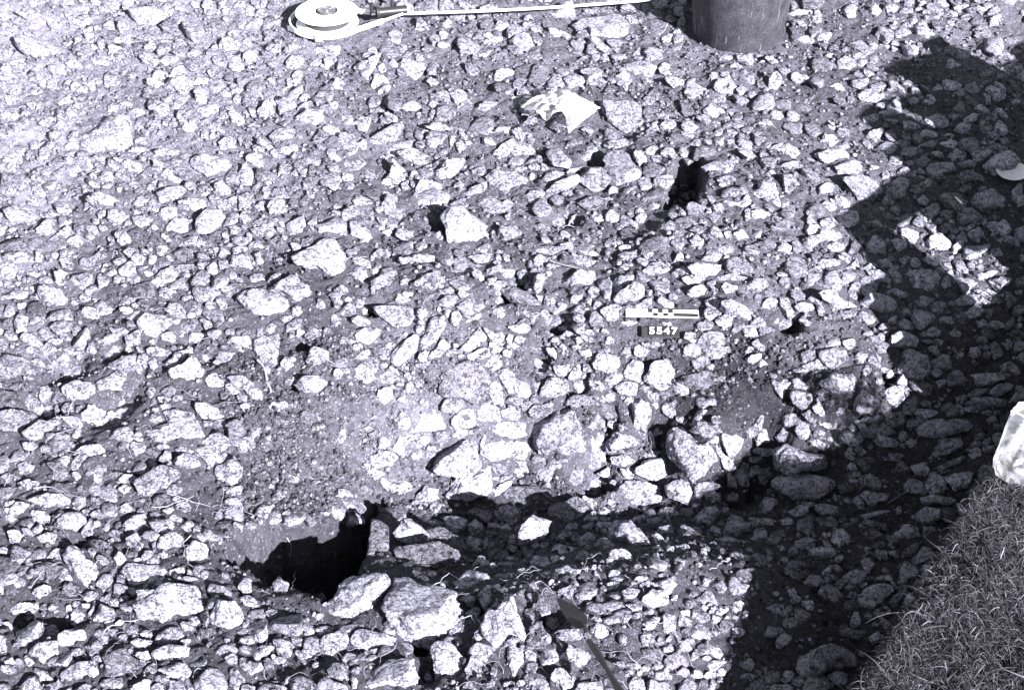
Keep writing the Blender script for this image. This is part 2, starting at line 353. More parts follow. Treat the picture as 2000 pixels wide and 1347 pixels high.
# ------------------------------------------------------------------ the stones one can pick out: outlines, read tile by tile
TILES = {'A': (0, 0), 'B': (660, 0), 'C': (1320, 0), 'D': (0, 440), 'E': (660, 440), 'F': (1320, 440), 'G': (0, 887), 'H': (660, 887), 'I': (1320, 887)}
TS = 1991 / 680.0
CATALOG = '''
A1 450,770 560,700 640,665 745,655 750,770 735,840 690,880 600,875 540,885 495,845 500,800
A2 80,70 150,60 245,95 240,130 180,140 140,110
A3 665,160 680,115 720,115 745,150 740,185 690,190
A4 85,240 190,205 290,230 370,290 360,340 270,340 200,360 120,310
A5 480,200 530,185 560,215 545,240 495,245
A6 795,340 830,310 880,305 915,350 900,385 840,370
A7 915,340 950,320 1020,330 1015,365 960,375
A8 1070,320 1110,280 1150,285 1170,325 1140,355 1085,345
A9 1250,270 1290,230 1340,215 1370,245 1360,285 1300,305 1260,305
A10 1375,240 1410,220 1445,255 1425,285 1385,265
A11 1520,290 1545,250 1600,255 1605,300 1550,310
A12 1385,340 1420,300 1470,290 1475,350 1440,375
A13 1635,360 1665,315 1730,320 1735,370 1690,405 1650,395
A14 1525,375 1560,350 1590,375 1575,400 1535,395
A15 1765,350 1800,335 1840,355 1820,385 1775,385
A16 255,400 300,365 350,375 380,420 350,440 290,440
A17 140,415 170,400 250,470 230,490 170,460
A18 425,420 460,410 475,455 435,460
A19 365,360 430,335 475,375 460,395 400,390
A20 1410,490 1450,465 1500,455 1530,490 1525,540 1450,540 1420,525
A21 1670,440 1700,400 1730,405 1720,460 1690,480
A22 1655,520 1715,485 1730,510 1700,565 1650,570
A23 1330,570 1350,535 1375,560 1370,595 1340,605
A24 1470,640 1485,575 1530,580 1560,630 1610,690 1560,715 1490,700
A25 1305,650 1345,630 1390,660 1400,710 1360,725 1320,700
A26 1125,625 1190,595 1240,600 1250,645 1210,670 1150,665
A27 1690,670 1770,615 1840,640 1850,680 1800,710 1740,685
A28 1540,795 1570,740 1640,725 1690,750 1690,790 1630,800 1560,815
A29 1845,735 1880,715 1930,745 1950,790 1900,790
A30 1590,850 1620,825 1700,825 1690,860 1640,885 1605,875
A31 1545,880 1570,850 1605,895 1570,910
A32 1250,820 1300,770 1345,790 1350,840 1310,860 1260,855
A33 870,880 900,850 1000,855 1020,885 960,910 890,905
A34 290,570 340,530 410,560 400,600 340,615
A35 400,490 450,465 500,510 495,540 430,530
A36 280,790 320,755 370,750 370,785 310,815
A37 1090,920 1150,880 1240,900 1320,930 1240,1000 1180,1020 1110,970
A38 920,1000 950,965 1040,1045 1000,1060 940,1030
A39 1360,980 1400,935 1450,990 1445,1050 1400,1080 1370,1030
A40 1225,1060 1270,1030 1320,1060 1310,1120 1260,1130 1235,1110
A41 490,1140 560,1100 680,1105 730,1165 660,1190 560,1160
A42 890,1110 980,1065 1040,1075 1055,1120 990,1150 910,1170
A43 1020,1165 1090,1130 1170,1130 1180,1175 1130,1210 1050,1205
A44 905,1225 960,1185 1010,1185 1015,1230 950,1280 915,1270
A45 945,1290 980,1245 1060,1265 1075,1330 960,1340
A46 1120,1260 1190,1195 1260,1210 1285,1260 1200,1330 1120,1330
A47 20,1260 70,1205 160,1180 215,1240 190,1290 60,1290
A48 1530,1200 1560,1150 1620,1145 1640,1200 1590,1255 1540,1240
A49 1640,1270 1730,1230 1750,1290 1740,1345 1640,1345
A50 1800,1290 1900,1250 1980,1270 1980,1340 1830,1345
A51 0,1000 80,990 150,1030 170,1090 130,1130 0,1120
A53 530,900 570,885 610,910 580,930
A54 115,680 150,670 165,710 130,735
A55 205,1330 280,1250 320,1260 300,1340
A56 880,620 930,590 970,600 960,650 910,670
A58 0,640 80,640 110,670 60,700 0,690
A59 1100,470 1150,445 1190,460 1180,490 1120,500
A60 690,920 740,910 810,950 800,985 720,970
B1 1350,115 1420,90 1600,85 1660,185 1570,215 1470,215 1440,165
B2 1200,10 1340,5 1350,85 1240,105 1195,60
B3 285,205 320,170 365,210 335,250 300,235
B4 515,85 540,75 575,105 560,115 525,105
B5 330,35 380,10 430,20 420,65 350,70
B6 350,370 400,340 490,375 470,430 430,480 390,475 395,420
B7 125,420 160,400 195,435 180,465 135,455
B8 95,375 140,340 170,360 140,395 105,400
B9 225,385 255,360 275,400 240,415
B10 280,370 310,335 345,370 320,395
B11 770,620 840,575 915,590 915,625 850,645
B12 800,300 885,290 850,335 810,330
B13 830,200 860,185 890,210 860,230
B14 1200,165 1230,155 1330,205 1310,225 1250,215
B15 1435,225 1480,210 1560,280 1540,295 1480,265
B16 1640,360 1740,350 1820,400 1800,440 1700,420
B61 1560,310 1640,310 1650,350 1590,360
B17 1830,400 1890,350 1910,420 1850,430
B18 1870,470 1930,440 1990,455 1985,505 1900,510
B19 1020,530 1060,490 1090,520 1110,570 1060,580 1030,560
B20 1040,620 1080,595 1140,600 1150,640 1080,665 1045,650
B21 1060,700 1110,660 1140,700 1120,735 1070,725
B22 1290,455 1350,420 1410,435 1400,480 1330,505
B23 1430,460 1490,440 1540,480 1500,500 1430,495
B24 1500,600 1600,575 1680,590 1730,640 1750,720 1680,765 1590,745 1535,700
B25 885,745 930,725 985,745 960,775 900,770
B26 985,740 1030,725 1070,760 1040,790
B27 80,710 130,670 190,700 180,750 120,770
B28 15,690 50,655 90,680 70,715
B29 360,640 400,590 460,580 480,610 430,650
B30 170,810 260,745 360,700 375,750 300,800 200,845
B31 100,820 140,795 165,840 130,860
B32 0,760 60,780 115,850 90,895 20,890 0,870
B33 240,880 330,815 440,800 400,860 300,900
B34 500,780 540,750 620,800 600,840 540,840
B35 340,890 450,850 540,870 520,930 440,960 400,920
B36 670,825 700,805 735,850 700,875
B37 690,760 720,740 745,800 710,800
B38 490,730 570,700 630,710 620,745 540,750
B39 555,985 640,925 725,910 690,990 630,1040 590,1035
B40 240,1050 310,1000 320,905 380,940 395,1010 330,1060 250,1070
B41 445,1085 485,1025 580,1035 590,1070 510,1075 465,1105
B62 390,1205 470,1150 560,1080 605,1090 635,1170 560,1190 440,1215
B42 845,1010 900,970 1000,990 1080,1010 1075,1060 1000,1095 960,1120 920,1080
B43 675,1130 760,1085 840,1040 850,1080 770,1110
B44 750,1140 830,1115 900,1150 985,1210 930,1230 830,1215 780,1190
B45 590,1260 640,1190 700,1180 790,1270 855,1330 790,1385 680,1410 635,1400 610,1330
B47 1190,870 1240,850 1290,860 1335,920 1310,965 1230,960 1190,930
B48 1515,900 1560,860 1640,870 1690,930 1730,1000 1690,1050 1620,1060 1570,1020
B49 1370,1030 1440,960 1510,960 1560,1030 1530,1090 1470,1115 1390,1075
B50 1200,1080 1250,1030 1370,1000 1380,1040 1300,1080 1230,1095
B51 1210,1140 1250,1110 1350,1180 1330,1210 1240,1210
B52 1370,1180 1450,1130 1560,1120 1540,1190 1420,1220
B53 875,870 940,800 1010,790 960,880 910,925 880,910
B54 965,870 1040,810 1120,820 1130,880 1040,900
B55 1085,965 1120,935 1155,960 1130,975
B56 1300,985 1350,955 1400,960 1330,1000
B57 1390,750 1420,725 1465,750 1440,785
B58 1690,890 1740,860 1765,920 1720,950
B59 120,1010 160,975 210,990 190,1030
C1 955,75 1000,25 1040,60 1030,105 975,105
C2 1100,50 1140,25 1180,70 1160,100 1110,90
C3 630,70 700,55 780,70 760,100 650,105
C4 700,220 750,205 790,235 770,260 710,250
C5 800,210 840,185 890,190 870,235 820,230
C6 1290,250 1340,270 1390,300 1385,330 1320,320
C7 1370,165 1420,150 1470,190 1430,230 1390,210
C8 1790,95 1850,85 1860,140 1820,180 1790,150
C9 1650,60 1710,30 1780,60 1740,90
C10 360,430 400,400 440,420 450,490 410,500 370,470
C11 525,450 560,405 605,440 595,500 560,525 530,490
C12 395,545 430,520 470,550 430,565
C13 300,385 340,365 380,375 350,410
C14 510,335 545,320 585,360 570,380 520,360
C15 450,320 480,312 500,330 470,340
C16 1030,560 1080,510 1140,520 1175,575 1130,600 1050,600
C17 1215,480 1260,460 1320,500 1330,560 1280,540 1230,510
C18 1235,590 1270,555 1310,580 1300,620 1250,610
C19 540,850 590,820 680,830 705,870 660,905 580,900
C20 560,940 620,920 720,945 710,985 600,985
C21 795,880 860,850 960,860 990,890 910,945 830,930
C22 910,980 960,935 1050,920 1090,960 1050,1000 940,1010
C23 960,1040 1040,1000 1130,1030 1175,1100 1150,1160 1080,1190 1000,1120
C24 820,1080 860,1040 905,1060 890,1100 830,1105
C25 900,1120 960,1130 1045,1190 1000,1210 930,1180
C26 830,1170 870,1145 920,1190 880,1210
C27 910,1240 970,1200 1040,1230 1045,1280 980,1300 930,1280
C28 720,970 770,960 830,1010 810,1045 750,1010
C29 260,1090 320,1070 370,1100 350,1130 270,1135
C30 150,950 250,915 340,950 320,990 200,980
C31 345,1170 400,1110 430,1140 380,1185
C32 430,1215 490,1195 540,1230 520,1265 440,1250
C33 280,755 310,740 350,765 330,785 285,780
C34 1395,760 1430,740 1500,745 1495,780 1430,790
C35 1395,825 1440,805 1500,820 1470,850 1410,850
C36 1510,820 1560,800 1615,830 1590,860 1520,850
C37 1550,900 1600,850 1660,880 1660,915 1580,930
C38 1690,880 1750,840 1820,870 1790,915 1720,930
C39 1755,960 1800,910 1880,890 1935,930 1910,1000 1830,1015 1770,1000
C40 1625,1000 1700,975 1780,1010 1760,1050 1660,1045
C41 1770,510 1800,490 1885,560 1870,590 1810,570
C42 1820,630 1860,620 1900,660 1890,690
C43 1590,740 1630,700 1690,710 1690,760 1630,770
C44 1690,1130 1790,1080 1880,1130 1880,1190 1780,1220 1720,1190
C45 1905,1130 1960,1060 1990,1050 1990,1180 1930,1190
C46 1455,890 1500,865 1530,890 1490,910
C47 1610,940 1650,915 1715,940 1690,970 1620,965
C48 1150,1230 1200,1205 1255,1240 1230,1275 1160,1265
C49 1160,645 1230,620 1290,640 1250,670 1180,670
C50 1300,700 1340,690 1400,710 1370,745 1320,735
D1 1675,220 1760,130 1800,95 1870,75 1905,95 1925,145 1970,180 1945,250 1890,285 1850,270 1730,285 1690,250
D2 1360,440 1440,385 1505,365 1550,395 1645,470 1640,490 1520,525 1460,515
D3 1530,360 1580,310 1650,275 1700,310 1780,375 1740,420 1650,455 1590,420
D4 1530,300 1580,270 1610,275 1540,350
D5 1315,235 1350,190 1415,155 1445,200 1445,255 1370,250
D6 1450,170 1480,150 1510,220 1495,245 1470,225
D7 985,170 1030,130 1090,145 1105,190 1060,215 1010,200
D8 860,310 920,255 990,235 1020,265 990,310 900,345
D9 820,275 845,255 875,275 855,300 830,295
D10 310,275 350,250 390,260 370,330 330,340
D11 410,290 470,275 530,290 520,330 460,385 425,365
D12 215,370 260,340 340,350 380,395 370,440 300,490 250,440
D13 0,395 70,375 165,385 150,425 60,430 0,420
D14 20,500 45,455 85,465 90,510 60,540 25,540
D15 80,560 110,500 160,540 150,590 100,625
D16 465,510 490,465 550,475 570,530 530,555 480,550
D17 540,460 580,430 645,490 630,515 570,520
D18 785,565 840,500 940,510 960,560 890,645 845,640 800,600
D19 940,540 1030,530 1010,560 960,575
D20 715,630 760,600 805,610 810,670 770,690 725,670
D21 915,630 960,605 1010,640 990,680 940,670
D22 1090,620 1150,615 1190,650 1180,700 1110,695 1080,660
D23 1140,530 1200,535 1220,590 1150,600
D24 410,670 460,615 520,580 520,640 480,700 430,710
D25 570,640 640,620 685,640 680,670 600,680
D26 575,740 620,690 690,690 695,740 640,770 580,765
D27 940,800 1000,740 1060,720 1050,760 1000,810 950,820
D28 965,860 1030,800 1095,750 1130,790 1170,830 1150,880 1060,920 1000,900
D29 1120,740 1180,740 1195,775 1150,785
D30 1220,800 1280,740 1340,720 1365,760 1330,820 1260,840
D31 1450,650 1510,630 1560,700 1590,770 1560,810 1510,770 1460,700
D33 1605,800 1640,750 1690,770 1700,810 1650,845 1610,830
D34 1750,780 1800,690 1870,720 1880,780 1820,800 1765,800
D35 1300,860 1400,860 1440,900 1500,960 1500,1000 1430,990 1350,910
D36 1690,905 1740,860 1830,870 1870,920 1820,965 1740,965
D37 -30,780 60,740 140,760 200,810 170,850 80,860 -20,880
D38 270,860 350,815 480,800 600,820 560,870 420,870 300,900
D39 355,930 420,885 500,885 540,930 530,990 440,1005 370,970
D40 550,900 620,840 690,830 725,880 660,930 570,940
D41 230,940 270,920 300,960 280,1010 225,1000
D42 450,1080 520,1035 590,1025 600,1060 560,1110 480,1140
D43 525,1190 640,1090 760,970 830,960 835,1030 800,1080 680,1130 560,1215
D44 920,1060 1000,1050 1110,1085 1140,1140 1160,1200 1080,1250 960,1240 830,1200 830,1160 960,1130
D45 -30,1090 60,1050 160,1060 210,1090 180,1140 60,1190 -30,1200
D46 130,1210 230,1130 330,1095 340,1130 260,1180 230,1240
D47 410,1215 440,1150 470,1175 465,1230 420,1240
D48 410,1310 490,1250 580,1250 600,1290 520,1320
D49 1000,1330 1060,1300 1140,1320 1150,1370 1080,1390 1010,1370
D50 655,60 690,30 740,40 755,110 700,120 670,100
D51 205,45 260,10 300,25 270,60 220,70
D52 330,40 400,5 420,50 380,80 340,70
D53 0,170 80,150 190,180 170,210 80,205 20,190
D54 750,190 780,155 830,190 815,230 770,235
D55 1300,10 1340,0 1380,25 1365,55 1320,55
D56 1270,60 1295,30 1310,80 1285,105
D57 1430,30 1510,10 1580,35 1550,75 1460,75
D58 1890,530 1920,510 1950,540 1940,580 1905,565
D59 1510,580 1550,560 1580,590 1550,615 1515,605
D61 845,790 880,755 905,790 875,825
D62 765,820 800,800 820,830 790,855
D63 350,1060 390,1010 425,1020 420,1070 380,1085
D64 1925,1220 1950,1140 1985,1150 1985,1240 1940,1245
D66 1715,1080 1760,1055 1820,1070 1790,1130 1740,1120
D67 190,235 225,215 255,235 230,265
E1 910,50 940,10 1010,0 1050,50 1030,100 950,95
E2 60,270 100,235 155,240 165,290 120,315 85,300
E3 180,260 215,240 240,260 225,285
E4 185,190 230,135 290,145 300,180 230,220 195,215
E5 350,190 450,165 540,180 560,220 500,230 380,225
E6 430,330 500,280 580,260 610,310 600,360 500,370
E7 765,270 800,245 835,300 815,320 780,300
E8 905,280 940,245 1010,260 1000,290 930,300
E9 960,365 1020,355 1090,390 1155,460 1110,470 1010,440
E10 1115,300 1140,275 1185,280 1175,385 1145,395 1125,370
E11 1190,230 1240,205 1300,210 1280,250 1210,260
E12 1300,320 1360,270 1440,255 1480,300 1440,340 1340,350
E13 1580,430 1600,390 1660,360 1700,320 1750,350 1745,400 1700,440 1610,445
E14 1570,320 1610,285 1690,290 1660,350 1590,390 1575,360
E15 1820,440 1850,405 1920,450 1910,475 1860,470
E16 1740,270 1790,215 1860,210 1895,260 1860,290 1780,290
E17 1610,240 1650,215 1685,240 1650,260
E18 205,475 280,460 430,460 440,530 415,590 350,600 280,570
E19 80,550 110,515 180,530 190,560 140,580 90,575
E20 100,620 150,585 230,585 250,605 200,645 165,690 130,660
E21 305,740 350,680 440,620 460,650 450,720 350,800 310,785
E22 465,690 490,610 530,520 600,520 615,600 580,650 520,700 475,710
E23 520,740 600,650 640,690 590,740 540,760
E24 720,690 770,640 820,590 850,640 830,680 760,715 700,720
E25 640,510 690,490 710,530 690,575 650,555
E26 720,550 770,510 820,500 800,535 740,555
E27 225,980 260,925 310,950 315,1000 270,1025
E28 560,440 620,400 680,430 660,470 590,470
E29 975,580 1060,560 1100,590 1080,620 1000,610
E30 1190,700 1230,700 1285,780 1260,785 1210,740
E31 1070,770 1120,755 1200,800 1200,840 1130,820
E32 910,840 960,820 1090,900 1100,960 1060,990 990,960 930,900
E33 1155,930 1190,870 1300,880 1320,950 1250,990 1160,980
E34 840,1130 960,1120 1090,1120 1090,1200 1000,1215 870,1180
E35 1115,1130 1220,1110 1280,1060 1390,1050 1400,1150 1380,1260 1340,1320 1220,1300 1160,1210
E36 1530,1220 1600,1180 1710,1210 1720,1240 1620,1260 1540,1300
E37 1680,1050 1720,990 1790,1020 1790,1090 1760,1190 1700,1160
E38 1790,1160 1840,1130 1870,1180 1820,1210
E39 870,1240 960,1220 1100,1225 1140,1270 1060,1345 880,1345 820,1300
E40 545,1400 560,1330 620,1250 720,1225 780,1250 815,1345 810,1400 700,1440 600,1420
E41 1370,720 1440,700 1450,745 1380,755
E43 1400,800 1440,790 1455,840 1410,840
E46 1600,130 1650,110 1680,130 1640,150
E47 955,690 1000,665 1040,690 1000,710
E48 400,1180 450,1100 560,1050 635,1080 630,1160 500,1180
E50 1390,440 1430,410 1450,450 1410,470
E51 1100,120 1200,115 1310,140 1280,165 1150,150
E52 740,190 820,160 890,160 880,200 800,220
F1 -40,1200 20,1160 110,1200 180,1260 230,1345 210,1430 130,1460 20,1400 -50,1320
F2 65,235 120,215 255,220 240,255 190,280 160,320 110,270
F3 65,385 90,350 150,340 180,370 160,405 80,410
F4 260,355 300,325 350,350 340,385 290,390
F5 230,285 300,275 410,310 350,320 260,310
F6 410,60 450,25 490,35 480,85 420,85
F73 330,50 380,25 410,60 360,80
F7 80,80 120,55 160,90 150,160 100,130
F8 560,130 620,100 660,130 640,170 580,170
F9 860,105 920,90 975,115 970,155 910,150
F10 920,175 960,155 1005,180 990,220 940,205
F11 805,215 860,190 920,200 940,235 860,245
F12 820,405 850,370 940,395 1030,440 1000,470 930,485 850,460
F13 970,370 1000,325 1045,350 1055,400 1020,430 985,410
F14 490,445 530,415 580,430 570,470 520,480 495,470
F15 255,460 300,420 400,450 440,490 420,540 340,530 270,500
F16 225,550 270,510 320,530 330,580 270,600 230,580
F17 380,600 410,570 450,590 470,640 400,630
F18 435,680 470,650 510,690 505,720 450,710
F19 680,460 740,440 790,460 770,500 700,490
F20 560,570 600,530 660,550 650,590 590,600
F21 700,560 740,500 800,560 790,600 740,590
F22 1225,640 1270,605 1340,620 1385,660 1380,705 1320,700 1250,690
F23 1260,820 1310,760 1330,710 1400,720 1450,755 1440,840 1380,880 1350,860 1310,840
F24 1170,955 1230,925 1290,915 1330,970 1290,1010 1260,1045 1220,1010
F25 1030,1000 1060,935 1130,960 1165,1005 1120,1060 1050,1080 1020,1050
F26 660,880 720,870 765,920 740,940 690,930
F27 665,840 700,815 765,830 740,855
F28 550,910 610,880 660,910 630,960 600,990 570,950
F29 820,900 900,850 1020,845 1030,910 1000,960 910,955 850,930
F30 780,1040 820,1010 850,1080 830,1090 790,1070
F31 885,1050 920,1020 965,1080 940,1105 900,1085
F32 250,1190 310,1190 380,1220 385,1280 330,1330 280,1300 260,1240
F33 440,1210 500,1160 545,1165 530,1230 480,1260
F34 560,1290 620,1250 740,1260 840,1300 855,1400 760,1430 640,1430 570,1390
F35 80,1170 140,1120 220,1140 240,1180 180,1210 110,1190
F36 470,790 500,765 525,800 490,815
F37 0,1090 60,1100 80,1130 40,1140 0,1120
F38 1090,90 1140,60 1200,110 1195,180 1140,185 1100,150
F39 1220,90 1270,75 1320,100 1320,150 1260,160
F40 1060,150 1090,160 1110,200 1070,210
F41 1150,200 1200,190 1240,230 1200,245
F42 1330,210 1370,185 1400,210 1390,245 1340,240
F43 1410,200 1440,180 1510,215 1490,240 1440,235
F44 1300,285 1340,255 1460,255 1510,300 1500,345 1430,380 1350,360
F45 1090,270 1160,255 1230,300 1210,330 1130,310
F46 1090,430 1140,390 1240,410 1285,460 1260,510 1180,510 1100,480
F47 1215,380 1260,360 1325,400 1300,415
F48 1370,430 1410,405 1475,430 1440,470 1390,465
F49 1590,430 1660,395 1740,415 1755,455 1690,465 1620,455
F50 1640,500 1680,470 1755,495 1740,530 1680,535
F51 1265,570 1310,535 1370,570 1360,600 1290,600
F52 1410,610 1450,580 1520,600 1510,640 1440,640
F53 1555,620 1590,590 1630,620 1610,655 1565,650
F54 1510,545 1550,520 1595,545 1560,570
F55 1860,680 1900,650 1930,690 1890,720
F56 1440,700 1480,685 1510,740 1470,750
F57 1460,830 1500,815 1530,840 1490,870
F58 1680,880 1720,845 1830,860 1910,880 1860,905 1760,920
F59 1790,960 1850,900 1930,910 1920,960 1850,985
F60 1680,1000 1780,980 1890,990 1890,1030 1780,1050
F61 1380,1170 1450,1120 1560,1105 1690,1120 1690,1190 1600,1210 1430,1200
F62 1420,1240 1550,1210 1640,1230 1620,1300 1480,1330
F63 1140,1215 1170,1200 1270,1225 1255,1270 1170,1260
F64 985,1150 1010,1130 1035,1155 1005,1180
F65 1380,1060 1420,1045 1500,1070 1450,1100
F66 1020,1280 1050,1260 1090,1290 1060,1320
F67 1310,1230 1350,1215 1395,1240 1350,1270
F68 1425,110 1460,70 1500,45 1560,80 1580,120 1520,140 1450,150
F69 1780,310 1840,290 1920,310 1910,340 1850,370 1790,340
F70 1580,200 1620,200 1680,270 1640,300 1590,260
F71 1670,50 1720,10 1760,60 1740,110 1690,100
G1 770,175 860,100 930,60 1000,80 1020,105 960,160 860,235 810,215
G3 400,60 450,0 495,20 440,70 410,90
G4 535,120 560,105 585,130 565,165 540,150
G5 410,115 440,95 465,130 430,150
G6 55,320 110,270 170,290 150,350 80,355
G7 160,270 250,225 360,220 400,270 340,310 200,300
G8 320,400 370,330 450,330 490,370 450,430 350,440
G9 210,470 270,445 325,470 310,510 250,520
G10 45,460 100,430 155,480 130,510 60,510
G11 360,590 400,540 460,525 500,560 570,660 555,700 490,750 430,720 400,650
G12 550,720 590,680 640,680 645,750 600,790 560,770
G13 270,560 300,535 345,550 350,600 310,620 270,600
G14 185,780 230,745 290,760 290,820 220,825 190,810
G15 700,400 740,350 820,340 840,390 790,430 720,440
G16 650,600 680,545 720,590 710,640 670,630
G17 720,480 790,450 820,520 800,560 730,530
G18 910,490 980,440 1050,480 1040,540 950,550 900,540
G19 1060,550 1100,490 1180,510 1190,570 1130,610 1070,590
G20 700,660 760,620 900,640 950,690 860,740 760,730
G21 680,870 740,835 800,840 760,890 700,900
G22 770,900 880,800 1020,740 1130,750 1170,800 1160,880 1070,920 1020,960 900,970 800,960
G23 530,920 590,855 650,880 670,940 620,980 540,960
G24 405,920 440,880 500,890 490,960 430,975
G25 40,880 110,845 210,860 220,890 130,910 60,920
G26 40,1080 110,990 210,950 245,980 230,1050 150,1120 60,1130
G27 330,1030 370,1000 480,1000 490,1050 420,1100 340,1090
G28 1200,910 1260,830 1360,830 1390,890 1370,980 1300,1010 1220,970
G29 1080,940 1120,920 1150,950 1120,975
G30 970,670 1010,645 1060,650 1050,690 990,710
G31 1360,760 1390,705 1440,710 1440,780 1390,800
G32 1560,760 1600,700 1650,740 1640,820 1580,820
G33 1690,810 1730,765 1780,790 1770,830 1700,830
G34 1790,800 1810,745 1860,800 1840,840 1800,840
G35 870,1130 980,1085 1080,1100 1070,1160 950,1190 880,1180
G36 350,1230 450,1180 560,1190 560,1280 440,1300 350,1290
G37 570,1310 620,1275 700,1290 700,1345 580,1345
G38 740,1080 820,1050 870,1070 860,1110 780,1110
G39 1110,1290 1180,1220 1290,1230 1300,1345 1150,1380
G40 1420,1150 1500,1090 1560,1110 1540,1160 1450,1180
G41 1350,1020 1390,995 1420,1010 1390,1045
G42 1820,1130 1850,1040 1940,1010 1990,1040 1985,1120 1900,1170 1840,1170
G43 1870,1230 1910,1190 1985,1200 1990,1290 1930,1290 1880,1260
G44 1380,1230 1440,1180 1500,1210 1440,1260
G45 130,690 180,650 230,670 220,710 150,715
G46 190,1230 260,1220 310,1290 230,1300
G47 100,60 150,40 200,70 180,110 110,105
G48 100,170 160,140 230,160 220,205 130,215
G49 670,200 710,170 750,190 710,230
G50 1290,220 1340,180 1390,190 1370,230 1310,235
G51 500,550 530,530 550,560 530,590
G52 455,810 510,780 560,800 530,840 470,840
G53 950,1310 1020,1290 1060,1330 1010,1380 950,1370
H1 235,190 250,130 390,150 440,200 430,245 340,255 240,225
H2 440,240 500,180 570,190 580,250 500,270
H3 615,250 700,150 850,60 880,140 870,220 760,270 660,270
H4 870,215 900,195 970,150 995,155 960,215 900,240
H5 945,220 1000,185 1100,180 1250,210 1200,290 1080,300 960,270
H6 1205,300 1260,260 1340,240 1435,300 1400,355 1300,385 1220,360
H7 1420,180 1450,130 1510,140 1510,260 1460,250 1420,230
H8 1600,190 1660,150 1780,165 1850,200 1860,280 1760,300 1610,285
H9 1870,190 1920,140 1990,150 2020,220 2000,290 1900,290 1870,250
H10 1480,110 1540,70 1600,90 1620,130 1520,130
H11 1570,10 1640,0 1700,30 1640,70 1560,60
H12 1690,90 1800,30 1880,20 1900,110 1850,150 1740,130
H13 320,430 370,390 430,410 520,370 500,440 490,490 420,500 330,510
H14 500,380 580,370 620,410 560,430
H15 600,380 650,350 720,390 740,430 680,460 640,430
H16 1035,485 1080,390 1160,350 1220,380 1210,440 1180,490 1090,490
H17 975,400 1020,350 1050,355 1000,410
H18 740,420 780,370 830,400 820,450 760,450
H19 320,520 420,500 500,500 560,510 640,560 700,640 640,720 500,720 380,700 330,640
H20 500,470 560,410 680,470 750,520 760,580 640,540
H21 160,630 190,390 250,375 290,400 290,540 250,650 190,660
H22 1550,430 1590,375 1690,400 1780,440 1790,550 1700,560 1640,520 1590,480
H23 1535,600 1560,545 1620,540 1690,590 1640,655 1550,640
H24 1780,480 1820,450 1860,480 1830,525 1790,510
H25 1760,620 1810,590 1880,630 1860,670 1780,665
H26 770,650 790,590 830,580 865,630 820,680
H27 1100,620 1120,580 1180,580 1225,640 1170,670 1120,650
H28 1240,650 1300,635 1390,670 1350,690 1260,680
H29 0,760 60,700 110,685 180,680 270,680 290,720 240,800 180,880 90,950 0,940 -60,880
H30 260,890 290,800 330,720 400,710 450,760 560,800 680,840 705,890 640,930 620,1000 520,1070 440,1060 310,970
H31 70,1070 110,1010 190,1000 260,1040 300,1080 220,1110 90,1120
H33 130,1280 170,1200 280,1170 390,1200 450,1260 440,1345 150,1360
H34 530,1110 570,1070 650,1080 730,1170 700,1230 690,1330 570,1345 540,1230
H35 820,960 840,900 900,910 930,850 980,800 1000,860 1060,950 1060,1040 980,1020 900,1090 840,1040
H36 800,800 840,760 880,750 880,840 840,890 800,840
H37 690,830 740,800 790,820 770,860
H38 970,1120 1010,1090 1060,1130 1060,1200 1010,1290 980,1220
H39 1270,1160 1320,1090 1400,1090 1440,1130 1420,1190 1350,1225 1280,1190
H40 1230,1240 1300,1220 1360,1280 1340,1345 1220,1345
H41 1235,1020 1280,995 1370,1000 1395,1040 1350,1065 1260,1050
H42 1830,970 1880,900 1930,920 1920,1000 1870,1030
H43 1905,1020 1940,1000 1960,1050 1930,1070
H44 1730,840 1790,770 1880,790 1890,850 1820,880
H45 1620,800 1670,760 1730,780 1700,825 1640,825
H46 1535,750 1570,725 1620,740 1600,780 1550,780
H47 1340,830 1400,750 1450,730 1480,790 1430,850 1380,860
H48 1570,1200 1610,1180 1730,1180 1720,1215 1620,1225
H49 1730,1040 1770,1010 1810,1040 1790,1100 1740,1090
H50 1840,730 1890,700 1940,740 1900,780
H51 1640,860 1700,850 1740,880 1690,900
H52 870,1260 880,1210 910,1240 900,1280
I2 550,170 580,120 700,110 840,130 905,150 890,210 820,260 720,260 620,220
I3 410,110 420,60 470,60 490,90 430,130
I31 290,130 300,80 330,120 350,180 300,190
I4 185,240 220,210 260,230 250,270 200,275
I5 280,240 330,210 400,215 390,270 290,270
I6 95,370 150,310 230,300 240,380 170,410 110,400
I7 280,390 310,350 380,345 400,400 440,440 330,460 275,450
I8 470,300 520,245 580,260 570,330 490,350
I9 415,370 500,360 580,370 570,400 450,410
I10 1055,240 1090,210 1220,230 1220,280 1120,295
I11 890,500 910,420 960,420 1000,490 930,530
I12 1040,340 1100,320 1210,330 1220,360 1110,375
I13 1370,340 1430,300 1500,330 1510,390 1430,400
I14 1230,450 1300,400 1390,400 1400,470 1300,500
I15 1480,80 1560,40 1650,10 1600,60 1500,100
I16 1550,150 1620,100 1700,110 1690,180 1600,210
I17 1340,70 1400,50 1450,80 1430,120 1360,130
I18 1040,820 1110,740 1200,740 1240,790 1180,850 1120,890 1060,880
I19 1000,960 1010,900 1060,910 1060,980 1020,990
I20 710,1210 740,1110 850,1085 930,1100 1030,1150 1020,1210 900,1210 820,1280 740,1260
I21 730,1340 810,1250 880,1310 880,1390 740,1400
I22 1290,850 1330,790 1370,830 1330,880
I23 1100,1050 1150,1010 1180,1050 1130,1080
I24 1400,260 1480,230 1600,250 1560,290 1420,290
I25 310,880 340,830 390,870 340,910
I26 200,740 260,720 290,770 230,800
I27 570,530 590,520 630,550 600,560
I28 640,320 700,290 760,310 740,350 660,360
I29 760,560 840,530 950,550 890,590 790,600
